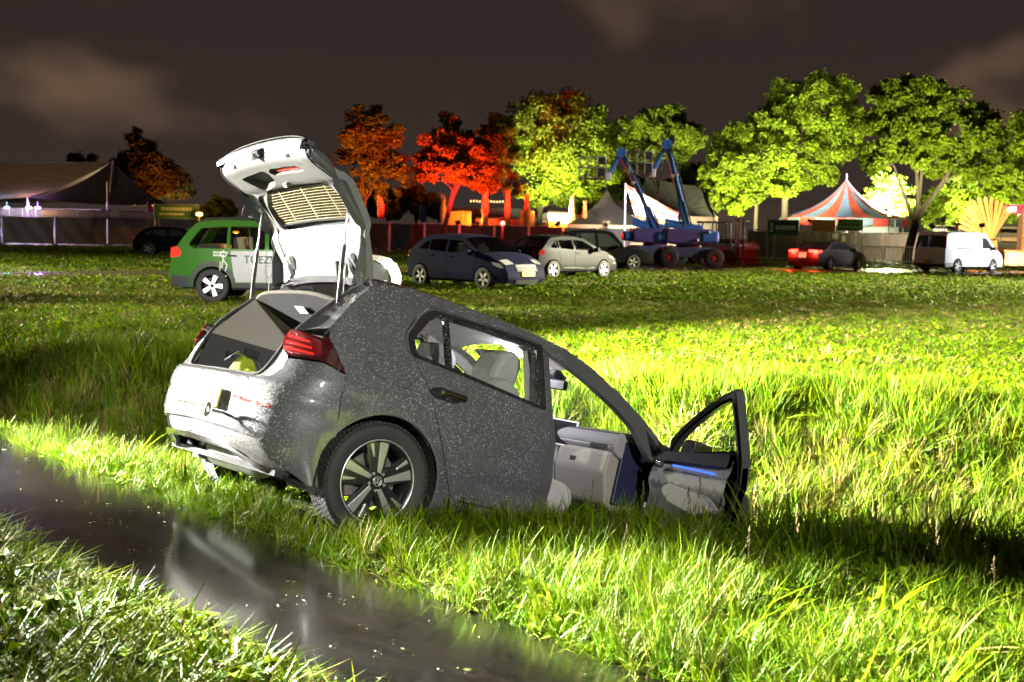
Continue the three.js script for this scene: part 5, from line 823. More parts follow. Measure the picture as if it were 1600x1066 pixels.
{ // grey hatchback seen from behind on its right side
  const L = 4.06, H = 1.45, p = phy(.008, .0085, .012, .5, .2, { specularIntensity: .2, clearcoat: .1 });
  const c = bgCar('hatchback_car', 'silver grey hatchback with bright alloy wheels behind the dark blue one', 'car', [X(880, 41), groundY(X(880, 41), 41), -41], .77, {
    L, W: 1.74, H, belt: .98, r: .315, wr: .66, wf: 3.25, sill: .22, paint: p, top: hatchTop(L, H), rear: [5, 6], screen: [10, 11], windows: win5(H), glass: phy(.5, .56, .56, .02, 0, { transmission: 1, thickness: 0 }),
    doors: [[[1.0, .30], [.98, 1.01], [1.70, .985], [1.72, .26], [1.10, .26]], [[1.74, .26], [1.72, .985], [2.86, .955], [2.78, .26]]], handles: [[1.86, .88]], mirror: [2.72, 1.0],
    patches: [['tail_light', [[.02, .82], [.1, 1.0], [.3, .98], [.26, .84]], M.redLens], ['headlight', [[3.60, .72], [3.50, .80], [3.76, .76], [3.92, .62]], lens], ['door_moulding', [[1.15, .34], [1.15, .40], [2.75, .40], [2.75, .34]], M.chrome], ['side_marker', [[3.80, .50], [3.80, .56], [3.95, .56], [3.95, .50]], glow(.9, .25, .05, .6)]],
    faces: [['tail_light', 3, 4, .55, .95, M.redLens], ['licence_plate', 2, 3, -.25, .25, plateMat]],
  }); clean(c.t);
}
{ // dark red saloon braking on the track
  const L = 4.7, H = 1.40, p = std(.010, .003, .003, .55);
  const c = bgCar('saloon_car', 'dark saloon with glowing red tail lights on the track at right', 'car', [X(1292, 57), groundY(X(1292, 57), 57), -57], .80, {
    L, W: 1.84, H, belt: .98, r: .33, wr: 1.02, wf: 3.85, sill: .24, paint: p, top: [[.10, .24], [.02, .36], [0, .6], [.04, .86], [.10, .96], [.55, 1.0], [1.3, H - .07], [1.9, H], [2.3, H - .01], [2.7, H - .08], [3.5, .97], [3.8, .92], [4.45, .76], [4.62, .6], [L, .45], [L - .06, .24]], rear: [5, 6], screen: [9, 10],
    windows: [[[.98, 1.03], [1.4, H - .13], [2.12, H - .09], [2.12, 1.0]], [[2.2, 1.0], [2.2, H - .09], [2.62, H - .13], [3.3, 1.0]]], doors: [[[1.45, .32], [1.42, 1.0], [2.14, .985], [2.16, .28]], [[2.18, .28], [2.16, .985], [3.32, .96], [3.22, .28]]], handles: [[1.6, .9], [2.3, .89]], mirror: [3.1, 1.0],
    faces: [['tail_light', 3, 4, .38, .97, redGlow(14)], ['licence_plate', 2, 3, -.26, .26, glow(1, .35, .2, .8)]], patches: [['tail_light', [[.03, .86], [.08, .97], [.32, .98], [.26, .88]], redGlow(9)]],
  });
  for (const z of [.62, -.62]) { const q = c.t.localToWorld(V(-.12 - L / 2, .92, z)); point('tail_light_glow', q.toArray(), [1, .03, .015], 22, 3); } clean(c.t);
}
{ // white panel van
  const L = 4.9, H = 1.97, p = paintOf(.66, .67, .70, 0);
  const c = bgCar('delivery_van', 'white panel van with a blue tinted roof front parked at the right edge', 'van', [X(1497, 58), groundY(X(1497, 58), 58), -58], .62, {
    L, W: 1.9, H, belt: 1.15, r: .335, wr: .95, wf: 3.95, sill: .28, tumble: .88, taper: .08, paint: p, glass: M.tint, noCabin: true,
    top: [[.06, .30], [0, .45], [0, .62], [.02, 1.15], [.06, 1.2], [.14, 1.78], [.24, H - .06], [.6, H], [3.0, H], [3.35, H - .06], [4.15, 1.16], [4.4, 1.08], [4.75, .88], [L, .6], [L, .42], [L - .05, .3]], rear: [4, 5], screen: [9, 10],
    windows: [[[2.98, 1.2], [3.0, 1.74], [3.36, 1.70], [3.9, 1.2]]], doors: [[[2.90, .34], [2.88, 1.17], [3.98, 1.12], [3.56, .34]]], handles: [[3.02, 1.02]], mirror: [3.75, 1.2], mirrorMat: M.dark,
    faces: [['tail_light', 3, 5, .84, .99, M.redLens], ['licence_plate', 1, 2, -.26, .26, std(.35, .25, .05, .5)], ['rear_bumper', 0, 1, -1, 1, M.plastic]], patches: [['bumper_trim', [[.04, .30], [.04, .5], [.55, .5], [.55, .3]], std(.25, .25, .26, .6)], ['slide_rail', [[.9, 1.16], [.9, 1.20], [2.8, 1.20], [2.8, 1.16]], M.dark]],
  }); c.add('panel_gap', [box(.012, 1.5, .012, [.012, 1.1, 0], [0, 0, 0], 0)], M.dark); clean(c.t);
}
for (const [label, px, d, turn, H, k] of [['black car in deep shade between the grey hatchback and the boom lifts', 938, 52, .25, 1.7, 0], ['black estate half hidden behind the green patrol car', 283, 60, .1, 1.45, 1]]) {
  const L = 4.5; const c = bgCar('dark_car', label, 'car', [X(px, d), groundY(X(px, d), d), -d], turn, { L, W: 1.8, H, belt: .6 * H + .1, r: .33, wr: .8, wf: 3.5, sill: .25, paint: paintOf(.006, .006, .007, .2), top: hatchTop(L, H).map(([x, y], i) => [i > 3 && i < 11 ? x * 1.1 : x * (i > 10 ? 1 : 1), y]), rear: [5, 6], screen: [10, 11], windows: win5(H).map((w) => w.map(([x, y]) => [x * 1.06, y])), mirror: [2.9, 1.05], faces: [['tail_light', 3, 4, .6, .95, redGlow(k ? .5 : .05)]] }); clean(c.t);
}
// ------------------------------------------------------------------ two blue boom lifts
function boomLift(label, d, base, pts, basket, mirrorSign) {
  const t = thing('boom_lift', label, 'boom lift', [X(base[0], d), groundY(X(base[0], d), d), -d]), o = t.position, L = ([px, py], z = 0) => [X(px, d) - o.x, Yp(px, py, d) - o.y, z];
  const blue = std(.03, .13, .42, .4, .1), violet = std(.07, .05, .16, .45), red = std(.35, .02, .02, .5);
  const ch = part('chassis', [box(2.5, .45, 1.5, [0, .75, 0], [0, 0, 0], .08), box(1.6, .3, 1.9, [0, .62, 0], [0, 0, 0], .06)], std(.05, .05, .09, .6), t);
  for (const [x, z] of [[-1.1, .95], [1.1, .95], [-1.1, -.95], [1.1, -.95]]) { const w = part('wheel', place(new THREE.LatheGeometry([[.2, -.17], [.42, -.18], [.48, -.12], [.48, .12], [.42, .18], [.2, .17]].map((p) => new THREE.Vector2(p[0], p[1])), 24), [x, .48, z], [Math.PI / 2, 0, 0]), M.rubber, t); part('wheel_rim', [cyl(.29, .29, .26, [x, .48, z], [Math.PI / 2, 0, 0], 20), cyl(.1, .12, .34, [x, .48, z], [Math.PI / 2, 0, 0], 12)], red, w); }
  part('turntable', [cyl(.6, .65, .16, [0, 1.04, 0]), box(2.3, .75, .55, [-.1, 1.5, .55], [0, 0, 0], .12), box(2.3, .75, .5, [-.1, 1.5, -.55], [0, 0, 0], .12)], violet, t);
  part('engine_cover', box(.9, .6, .62, [.9, 1.5, .56], [0, 0, 0], .14), blue, t); part('counterweight', box(.7, .5, 1.5, [-1.35, 1.45, 0], [0, 0, 0], .16), blue, t);
  part('riser_arm', [bar([.7, 1.75, .0], [-1.2, 2.1, .0], .22, .2), bar([.7, 1.95, 0], [-1.2, 2.3, 0], .16, .2)], blue, t);
  part('work_lamp', [ball(.07, [.85, 1.75, .9]), ball(.06, [.3, 1.35, .88])], std(.8, .8, .8, .2, .4), t);
  const [root, knee, tip] = pts.map((p) => L(p));
  const bm = part('boom', bar(root, knee, .24, .24, .03), blue, t), k2 = root.map((q, i) => lerp(q, knee[i], .82)), k1 = root.map((q, i) => lerp(q, knee[i], .30));
  part('boom_sleeve', bar(root, k1, .33, .32, .03), blue, bm); part('boom_collar', bar(root.map((q, i) => lerp(q, knee[i], .60)), root.map((q, i) => lerp(q, knee[i], .64)), .36, .34, .01), std(.55, .6, .7, .4), bm);
  part('hose', tube([[root[0] + .2, root[1], .17], [k1[0] + .22, k1[1], .2], [k2[0] + .16, k2[1], .18], [knee[0], knee[1] + .12, .15]], .035), M.dark, bm);
  part('lift_cylinder', [rod([root[0] - .4, root[1] - .3, 0], root.map((q, i) => lerp(q, knee[i], .28)), .09), rod(root.map((q, i) => lerp(q, knee[i], .18)), root.map((q, i) => lerp(q, knee[i], .36)), .055)], M.steel, t);
  part('knuckle', [cyl(.26, .26, .36, knee, [Math.PI / 2, 0, 0], 18), box(.3, .34, .3, [knee[0], knee[1] - .1, 0], [0, 0, .3])], blue, t);
  const jb = part('jib', [bar(knee, tip, .18, .18, .02), bar([knee[0] - .1, knee[1] - .28, 0], [tip[0] + .05, tip[1] - .12, 0], .07, .1)], blue, t);
  part('jib_head', box(.34, .42, .4, tip, [0, 0, 0], .05), std(.45, .45, .47, .5), jb);
  const [b0, b1] = basket.map((p) => L(p)); const w = Math.abs(b1[0] - b0[0]), cxm = (b0[0] + b1[0]) / 2, yb = Math.min(b0[1], b1[1]), hh = Math.abs(b1[1] - b0[1]);
  const bk = part('basket', box(w, .08, .8, [cxm, yb, 0], [0, 0, 0], .02), std(.06, .04, .03, .7), t);
  for (const x of [-.5, -.17, .17, .5]) for (const z of [-.38, .38]) part('basket_post', rod([cxm + x * w, yb, z], [cxm + x * w, yb + 1.1, z], .022), std(.25, .25, .22, .5), bk);
  for (const y of [.55, 1.1]) part('basket_rail', tube([[cxm - w / 2, yb + y, -.38], [cxm - w / 2, yb + y, .38], [cxm + w / 2, yb + y, .38], [cxm + w / 2, yb + y, -.38]], .024, 40, 6, true), std(.25, .25, .22, .5), bk);
  part('control_box', box(.34, .4, .5, [cxm + w * .36, yb + .95, 0], [0, 0, 0], .04), M.dark, bk); part('tool_box', box(.4, .5, .5, [cxm + w * .34, yb + .35, 0], [0, 0, 0], .03), M.dark, bk);
  return t;
}
boomLift('left blue boom lift, its basket hanging out over the black pagoda tent', 60, [1022, 400], [[1024, 358], [966, 241], [946, 277]], [[902, 280], [942, 250]]);
boomLift('right blue boom lift with its arm bent above the striped canopy', 57, [1075, 402], [[1071, 352], [1036, 228], [1014, 272]], [[978, 274], [1013, 242]]);
{ // dark telehandler with a glazed cab
  const d = 62, t = thing('telehandler', 'black forklift truck with see-through cab and mast right of the boom lifts', 'forklift', [X(1112, d), 0, -d]), k = d / 1800, x = (px) => (px - 1112) * k, m = std(.012, .012, .012, .5);
  part('body', [box(2.2, .55, 1.3, [-.1, .85, 0], [0, 0, 0], .1), box(.8, .5, 1.2, [-.9, 1.2, 0], [0, 0, 0], .15)], m, t);
  const cab = part('cab', [[-.72, -.6], [-.72, .6], [.88, -.6], [.88, .6], [.1, .6], [.1, -.6]].map(([a, z]) => rod([a, 1.05, z], [a * .92, 2.25, z], .04, .04)).concat([box(1.7, .08, 1.3, [.06, 2.28, 0], [0, 0, 0], .03)]), m, t);
  part('cab_window', [box(.72, 1.1, .012, [-.32, 1.65, .62], [0, 0, 0], 0), box(.72, 1.1, .012, [.48, 1.65, .62], [0, 0, 0], 0)], M.glass, cab);
  part('seat', [box(.5, .12, .5, [-.1, 1.2, 0]), box(.12, .6, .5, [-.35, 1.5, 0], [0, 0, .15])], m, t); part('steering_wheel', place(new THREE.TorusGeometry(.18, .02, 6, 20), [.45, 1.5, 0], [Math.PI / 2, .5, 0]), m, t);
  part('mast', [bar([1.35, .3, .35], [1.3, 2.5, .35], .12), bar([1.35, .3, -.35], [1.3, 2.5, -.35], .12), bar([1.62, .3, .3], [1.58, 2.5, .3], .12), bar([1.3, 2.4, -.35], [1.3, 2.4, .35], .1), bar([1.3, 1.3, -.35], [1.3, 1.3, .35], .1)], m, t); part('fork', [box(1.0, .06, .12, [2.1, .35, .3]), box(1.0, .06, .12, [2.1, .35, -.3])], m, t);
  for (const [a, z] of [[-.8, .6], [.8, .6], [-.8, -.6], [.8, -.6]]) { const w = bgWheel.clone(); w.scale.setScalar(.42); w.traverse((o) => { if (o.isMesh) o.material = M.dark; }); w.position.set(a, .42, z); w.rotation.y = z < 0 ? Math.PI : 0; t.add(w); }
}
// ------------------------------------------------------------------ fences and barriers
const galv = std(.38, .36, .32, .55, .5), clothDark = std(.022, .022, .024, .85, 0, { bumpMap: rep(T.weave, 4), bumpScale: .01 }), clothGrey = std(.17, .17, .165, .8, 0, { bumpMap: rep(T.weave, 4), bumpScale: .01 });
function fencePanel(label, group, [x0, d0], [x1, d1], cloth, h = 2.0, seed = 1) {
  const len = Math.hypot(x1 - x0, d1 - d0), t = thing('fence_panel', label, 'fence', [(x0 + x1) / 2, groundY((x0 + x1) / 2, (d0 + d1) / 2), -(d0 + d1) / 2], Math.atan2(d1 - d0, x1 - x0), group), q = rng(seed * 71);
  for (const s of [-1, 1]) part('fence_post', rod([s * (len / 2 - .05), .02, 0], [s * (len / 2 - .05), h + .02, 0], .034), galv, t);
  part('top_rail', rod([-len / 2 + .05, h, 0], [len / 2 - .05, h, 0], .026), galv, t); part('bottom_rail', rod([-len / 2 + .05, .18, 0], [len / 2 - .05, .18, 0], .021), galv, t);
  const ph = q() * 6; part('screen_cloth', place(sheet((a, b) => [(a - .5) * (len - .16), lerp(.12, h - .07 - .03 * Math.sin(a * 3.1416), b), .03 + .035 * Math.sin(a * 9 + ph) * Math.sin(b * 3.1) + .02 * Math.sin(b * 7 + a * 17)], 24, 10)), cloth, t);
  for (const s of [-1, 1]) part('foot_block', box(.62, .14, .22, [s * (len / 2 - .02), .07, 0], [0, Math.PI / 2, 0], .03), std(.22, .21, .2, .9), t);
  return t;
}
const ORD = ['first', 'second', 'third', 'fourth', 'fifth', 'sixth', 'seventh', 'eighth', 'ninth', 'tenth', 'eleventh', 'twelfth'];
const run = (label, group, a, b, n, cloth, h, seed) => { for (let i = 0; i < n; i++) { const f = (k) => [lerp(a[0], b[0], k / n), lerp(a[1], b[1], k / n)]; fencePanel(label.replace('#', ORD[i]), group, f(i), f(i + 1), cloth, h, seed + i); } };
run('grey screened fence panel before the left tent, # from the left edge', 'fence panels on the left', [X(-78, 78), 78], [X(330, 80), 80], 5, clothGrey, 2.02, 1);
run('black screened fence panel of the middle run, # from its left end', 'fence panels across the middle', [X(330, 80), 80], [X(985, 83), 83], 12, clothDark, 2.02, 20);
run('grey screened fence panel of the right run, # from the telehandler', 'fence panels on the right', [X(1165, 79), 79], [X(1460, 80), 80], 7, clothGrey, 2.02, 40);
run('dim screened fence panel behind the van, # from the spreading tree', 'fence panels at far right', [X(1460, 80), 80], [X(1520, 82), 82], 2, clothDark, 2.02, 60);
function barrier(label, group, x, d, turn, w = 2.2) {
  const t = thing('crowd_barrier', label, 'barrier', [x, groundY(x, d), -d], turn, group), m = std(.6, .58, .55, .45, .3);
  part('frame', [bar([-w / 2, .18, 0], [-w / 2, 1.1, 0], .055), bar([w / 2, .18, 0], [w / 2, 1.1, 0], .055), bar([-w / 2, 1.1, 0], [w / 2, 1.1, 0], .055), bar([-w / 2, .2, 0], [w / 2, .2, 0], .05)], m, t);
  for (let k = 1; k < 13; k++) part('barrier_bar', rod([-w / 2 + k * w / 13, .2, 0], [-w / 2 + k * w / 13, 1.08, 0], .016, .016, 6), m, t);
  for (const s of [-.7, .7]) part('barrier_foot', [bar([s * w / 2, .2, 0], [s * w / 2, .02, .3], .05), bar([s * w / 2, .2, 0], [s * w / 2, .02, -.3], .05)], m, t);
}
for (let k = 0; k < 3; k++) barrier(`white steel crowd barrier below the spreading tree, ${ORD[k]} from the saloon`, 'white crowd barriers at right', X(1352 + k * 33, 70), 70 + .5 * k, .05 * k);
for (let k = 0; k < 2; k++) barrier(`reddish steel crowd barrier before the telehandler, ${['left', 'right'][k]} one of two`, 'reddish crowd barriers', X(1108 + k * 38, 63), 63, 0, 1.9);
{ const d = 62.5, t = thing('trestle', 'pale metal trestle beside the red sheet, right of the telehandler', 'trestle', [X(1150, d), 0, -d]); for (const s of [-.3, .3]) part('leg', [bar([s, 0, .25], [s, 1.05, 0], .06), bar([s, 0, -.25], [s, 1.05, 0], .06)], galv, t); part('rail', [bar([-.42, 1.05, 0], [.42, 1.05, 0], .07), bar([-.34, .45, .1], [.34, .45, .1], .05)], galv, t);
  const r = thing('mesh_panel', 'red mesh panel standing left of the dark saloon', 'mesh panel', [X(1172, d), 0, -d - .3]); part('frame', tube([[-.42, .05, 0], [-.42, 1.1, 0], [.42, 1.1, 0], [.42, .05, 0]], .025, 40, 6, true), std(.5, .05, .03, .5), r); part('mesh_sheet', place(sheet((a, b) => [(a - .5) * .82, .08 + b * 1.0, .01 * Math.sin(a * 9)], 8, 4)), std(.30, .04, .03, .7), r); }
// ------------------------------------------------------------------ tents
const canvasMat = (r, g, b) => phy(r, g, b, .7, 0, { transmission: .08, thickness: 0, bumpMap: rep(T.blotch, 2), bumpScale: .05 });
const poly3 = (...p) => { const g = new THREE.BufferGeometry(), q = []; for (let i = 1; i < p.length - 1; i++) q.push(...p[0], ...p[i], ...p[i + 1]); g.setAttribute('position', new THREE.Float32BufferAttribute(q, 3)); g.computeVertexNormals(); return g; };
const coons = (A, B, C, D, sag, n = 14) => sheet((s, t) => { const p = [0, 1, 2].map((i) => lerp(lerp(A[i], B[i], s), lerp(D[i], C[i], s), t)); p[1] -= sag * 4 * s * (1 - s) * .5 + sag * 4 * t * (1 - t) * (1 - .3 * s); return p; }, n, n);
{
  const o = [X(120, 88), 0, -88], rel = (p) => p.map((q, i) => q - o[i]);
  const t = thing('marquee_tent', 'wide brown-lit stretch tent with a dark end face at far left', 'tent', o), PP = (px, py, d) => rel(P3(px, py, d));
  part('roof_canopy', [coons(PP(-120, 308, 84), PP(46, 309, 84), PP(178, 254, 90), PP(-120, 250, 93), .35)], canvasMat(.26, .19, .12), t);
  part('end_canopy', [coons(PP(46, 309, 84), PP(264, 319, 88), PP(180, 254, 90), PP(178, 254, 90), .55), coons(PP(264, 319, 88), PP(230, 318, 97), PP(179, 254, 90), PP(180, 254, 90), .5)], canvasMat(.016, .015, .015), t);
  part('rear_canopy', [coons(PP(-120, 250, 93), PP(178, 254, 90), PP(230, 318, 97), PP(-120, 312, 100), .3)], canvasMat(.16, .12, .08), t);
  for (const [px, d] of [[46, 84.2], [-30, 84.2], [170, 86], [262, 88]]) part('tent_pole', rod(PP(px, 381, d), PP(px, px === 170 ? 285 : 309, d), .05), galv, t);
  part('ridge_pole', rod(PP(168, 352, 86), PP(180, 253, 90), .07), std(.2, .17, .13, .6), t);
}
for (let k = 0; k < 5; k++) { const px = [83, 110, 138, 163, 215][k], w = [30, 26, 28, 26, 54][k] / 1800 * 82, t = thing('counter_panel', k === 4 ? 'long dim pink counter front right of the dark tent pole' : `pinkish counter front panel under the dark tent, ${ORD[k]} from the left`, 'counter', [X(px, 82), 0, -82], 0, k === 4 ? undefined : 'counter panels under the tent'); part('panel_board', box(w, .55, .08, [0, 2.15, 0], [0, 0, 0], .01), std(.45, .33, .31, .7), t); part('panel_frame', [box(w, .05, .1, [0, 2.45, 0]), box(.05, 2.4, .05, [w / 2 - .03, 1.2, 0])], M.dark, t); }
{ // purple bar light glowing in the tent
  for (const [px, c, k, label] of [[62, [.45, .12, 1], 5, 'violet lamp glowing in the left tent'], [14, [.1, .35, .9], 2.5, 'blue lamp at the left edge in the tent'], [48, [1, .7, .5], 3, 'small warm white lamp in the left tent']]) {
    const p = P3(px, 325, 85), t = thing('bar_lamp', label, 'lamp', p); part('lamp_tube', [place(new THREE.CapsuleGeometry(.07, .35, 4, 10), [0, 0, 0], [0, 0, Math.PI / 2])], glow(...c, k), t); part('lamp_bracket', rod([0, .08, 0], [0, .5, 0], .02), M.dark, t); point('bar_lamp_light', [p[0], p[1], p[2] + .16], c, 160, 5);
  }
  const d = 86.5, t = thing('bar_counter', 'violet-lit bar counter and back wall under the left tent', 'bar', [X(50, d), 0, -d]); part('bar_front', box(9, 1.1, .6, [0, .55, 0], [0, 0, 0], .03), std(.2, .2, .22, .6), t); part('bar_wall', box(9, 2.6, .1, [0, 1.3, -2.2], [0, 0, 0], .01), std(.25, .24, .26, .7), t); for (let k = 0; k < 9; k++) part('bar_upright', box(.08, 2.6, .08, [-4 + k, 1.3, -1.0]), galv, t);
}
function pagoda(label, px, peakPy, eavePy, halfPx, d, mat, wallMat) {
  const o = [X(px, d), 0, -d], t = thing('pagoda_tent', label, 'tent', o), H = Yp(px, peakPy, d), E = Yp(px, eavePy, d), R = halfPx / 1800 * d;
  const prof = (k) => [R * Math.pow(1 - k, 2.1), E + (H - E) * k];
  for (let q = 0; q < 4; q++) part('roof_canopy', sheet((a, k) => { const [r, y] = prof(k), s = 2 * a - 1, c = [r * s, y, r]; const an = q * Math.PI / 2; return [c[0] * Math.cos(an) + c[2] * Math.sin(an), y, -c[0] * Math.sin(an) + c[2] * Math.cos(an)]; }, 6, 24), mat, t);
  for (let q = 0; q < 4; q++) { const an = q * Math.PI / 2; part('valance', place(box(2 * R - .04, .4, .03, [0, E - .2, R - .02], [0, 0, 0], .008), [0, 0, 0], [0, an, 0]), wallMat, t); part('tent_pole', rod([Math.cos(an + .785) * R * 1.38, 0, Math.sin(an + .785) * R * 1.38], [Math.cos(an + .785) * R * 1.38, E, Math.sin(an + .785) * R * 1.38], .06), galv, t); }
  part('finial', rod([0, H - .1, 0], [0, H + .25, 0], .04, .02), galv, t);
}
pagoda('black pointed pagoda tent with a yellow-lit valance left of the boom lifts', 945, 286, 352, 62, 86, canvasMat(.03, .028, .026), std(.5, .36, .17, .8));
{ // black marquee roof behind the lifts
  const d = 88, o = [X(1060, d), 0, -d], rel = (p) => p.map((q, i) => q - o[i]), PP = (px, py, dd) => rel(P3(px, py, dd)), t = thing('marquee_tent', 'large black marquee roof behind the boom lift arms', 'tent', o), m = canvasMat(.018, .018, .020);
  part('roof_canopy', [coons(PP(985, 345, 86), PP(1120, 347, 86), PP(1092, 292, 92), PP(1005, 278, 92), .2), coons(PP(1005, 278, 92), PP(1092, 292, 92), PP(1120, 345, 100), PP(985, 345, 100), .2)], m, t); part('gable', [poly3(PP(1120, 347, 86), PP(1120, 345, 100), PP(1092, 292, 92))], m, t); part('side_wall', place(box(6.4, 2.2, .06, [0, 1.1, 0], [0, 0, 0], 0), PP(1052, 384, 86)), std(.4, .3, .16, .8), t);
}
// striped canvas: every cut of cloth its own piece
const stripe = { red: canvasMat(.42, .045, .025), blue: canvasMat(.10, .17, .34), white: canvasMat(.6, .6, .58), teal: canvasMat(.08, .13, .14) };
{
  const d = 92, o = [X(1316, d), 0, -d], t = thing('circus_tent', 'red and blue striped big top between the forked tree and the floodlit foliage', 'tent', o), H = Yp(1316, 283, d), n = 22;
  const R1 = .5, R2 = 1.6, R3 = 4.6, y1 = Yp(1316, 308, d), y2 = Yp(1316, 342, d);
  const prof = (k) => { const r = mono([0, .15, .4, .7, 1], [.10, .65, 1.75, 3.0, 5.0])(k), y = mono([0, .15, .4, .7, 1], [H, lerp(H, y1, .55), lerp(y1, y2, .22), lerp(y1, y2, .62), y2])(k); return [r, y]; };
  for (let i = 0; i < n; i++) part('canopy_panel', sheet((a, k) => { const an = (i + a) / n * Math.PI * 2, [r, y] = prof(k); return [r * Math.cos(an) * 1.0, y - .10 * Math.sin(a * Math.PI) * k, r * Math.sin(an)]; }, 3, 14), i % 2 ? stripe.red : stripe.blue, t);
  for (let i = 0; i < n; i++) part('valance', sheet((a, k) => { const an = (i + a) / n * Math.PI * 2, r = 5.0; return [r * Math.cos(an), y2 - .01 - (.5 + .12 * Math.sin(a * Math.PI)) * k, r * Math.sin(an)]; }, 3, 2), i % 2 ? stripe.teal : stripe.red, t);
  part('king_pole', rod([0, 0, 0], [0, H + .5, 0], .08, .04), galv, t); for (let k = 0; k < 8; k++) { const a = (k + .3) / 8 * 6.283; part('side_pole', rod([5 * Math.cos(a), 0, 5 * Math.sin(a)], [5 * Math.cos(a), y2, 5 * Math.sin(a)], .05), galv, t); }
  part('guy_rope', [rod([4.9, y2, 1], [8.2, .3, 2.5], .015), rod([-4.9, y2, 1], [-8, .3, 2.5], .015)], galv, t);
  const w = thing('canopy_awning', 'pale green awning sloping down right of the striped big top', 'awning', o), q = (px, py, dd) => P3(px, py, dd).map((v, i) => v - o[i]); part('awning_sheet', coons(q(1346, 340, 88), q(1408, 358, 88), q(1395, 352, 93), q(1346, 332, 93), .1), canvasMat(.42, .52, .38), w); part('awning_wall', box(3.0, 1.0, .05, q(1370, 354, 89), [0, 0, 0], 0), canvasMat(.4, .5, .36), w); part('awning_pole', [rod(q(1347, 385, 88), q(1347, 340, 88), .04), rod(q(1407, 385, 88), q(1407, 357, 88), .04)], galv, w);
}
{ // orange and white striped canopy between the boom lifts
  const d = 80, o = [X(1020, d), 0, -d], q = (px, py, dd) => P3(px, py, dd).map((v, i) => v - o[i]), t = thing('striped_canopy', 'white and orange striped canopy corner between the two boom lift arms', 'tent', o), A = (k) => [lerp(972, 1000, k), lerp(290, 338, k)], n = 6;
  for (let i = 0; i < n; i++) { const a = i / n, b = (i + 1) / n - .004; part('canopy_panel', coons(q(lerp(974, 990, a), lerp(288, 336, a), 80), q(lerp(974, 990, b), lerp(288, 336, b), 80), q(lerp(1066, 1058, b), lerp(338, 345, b), 80.5), q(lerp(1066, 1058, a), lerp(336, 345, a), 80.5), .08, 8), [stripe.red, stripe.white, stripe.blue, stripe.red, stripe.white, stripe.white][i], t); }
  part('tent_pole', [rod(q(975, 386, 80), q(974, 287, 80), .06), rod(q(1062, 388, 80), q(1062, 337, 80.4), .05)], galv, t);
}
// ------------------------------------------------------------------ banners, signs, flags
const marks = (bg, fg, rows) => canvasTex(256, 96, (g, w, h) => { g.fillStyle = bg; g.fillRect(0, 0, w, h); g.fillStyle = fg; const r = rng(bg.length * 7 + rows.length); for (const [y, s, x0, x1] of rows) { let x = x0; while (x < x1) { const k = s * (.35 + .45 * r()); g.fillRect(x, y, k, s); x += k + s * .22; } } });
function banner(label, px0, py0, px1, py1, d, mat) {
  const a = P3(px0, py1, d), b = P3(px1, py0, d), w = Math.abs(b[0] - a[0]), h = Math.abs(b[1] - a[1]), t = thing('banner', label, 'banner', [(a[0] + b[0]) / 2, 0, -d]);
  const g = sheet((s, k) => [(s - .5) * w, a[1] + k * h, .02 * Math.sin(s * 9)], 12, 3); part('banner_cloth', g, mat, t);
  for (const s of [-1, 1]) part('banner_post', rod([s * w / 2, 0, -.03], [s * w / 2, b[1] + .05, -.03], .035), galv, t); part('banner_rail', [rod([-w / 2, b[1] + .02, -.03], [w / 2, b[1] + .02, -.03], .025)], galv, t);
}
const printed = (t) => std(1, 1, 1, .7, 0, { map: t });
banner('green banner with two pale lines of print on the left fence', 243, 321, 312, 342, 77, printed(marks('#3f6b34', '#b9c49a', [[18, 22, 40, 215], [56, 14, 30, 170]])));
banner('green banner with a white shield and one white line, left of the orange one', 1197, 345, 1245, 367, 77.5, printed(canvasTex(256, 96, (g) => { g.fillStyle = '#1f5c43'; g.fillRect(0, 0, 256, 96); g.fillStyle = '#dfe6da'; g.fillRect(22, 20, 22, 56); g.fillStyle = '#1f5c43'; g.fillRect(28, 30, 10, 30); g.fillStyle = '#dfe6da'; g.fillRect(66, 34, 26, 26); g.fillRect(97, 34, 20, 26); g.fillRect(122, 34, 30, 26); g.fillRect(157, 34, 22, 26); g.fillRect(184, 34, 44, 26); })));
banner('plain orange banner between the two green ones', 1266, 345, 1302, 362, 77.5, std(.62, .28, .03, .7));
banner('green banner with faint yellow print right of the orange one', 1306, 344, 1345, 360, 77.5, printed(marks('#2f6236', '#8aa85a', [[20, 16, 30, 220], [52, 22, 20, 230]])));
banner('dark banner with bold white capitals above the van', 1454, 354, 1499, 367, 78.5, printed(marks('#101512', '#e8ebe4', [[30, 38, 8, 118], [34, 34, 138, 246]])));
for (const [px, py, w, h, label] of [[1302, 369, 9, 8, 'small white notice on the fence above the saloon'], [1315, 373, 6, 9, 'narrow white notice right of the other, above the saloon bonnet']]) { const k = 79 / 1800, p = P3(px, py, 79), t = thing('notice', label, 'notice', p); part('notice_sheet', box(w * k, h * k, .012, [0, 0, .12], [0, 0, .03], .003), std(.7, .7, .68, .6), t); part('notice_tie', rod([0, h * k / 2, .12], [0, h * k / 2, .04], .01), M.dark, t); }
function flag(label, px, top, bot, w, d, mat) { const a = P3(px, bot, d), H = Yp(px, top, d), t = thing('feather_flag', label, 'flag', [a[0], 0, -d]); part('flag_pole', rod([0, 0, 0], [.02, H, 0], .03, .015), galv, t); const k = w / 1800 * d; part('flag_cloth', sheet((s, v) => { const y = lerp(a[1], H, v); return [.03 + s * k * (1 - Math.pow(v, 5)), y, .06 * Math.sin(s * 5 + v * 4)]; }, 8, 14), mat, t); }
flag('red feather flag behind the middle fence, right of the raised tailgate', 590, 305, 342, 10, 86, std(.30, .02, .02, .7));
flag('dark blue feather flag behind the middle fence', 656, 318, 347, 10, 86, std(.02, .035, .16, .7));
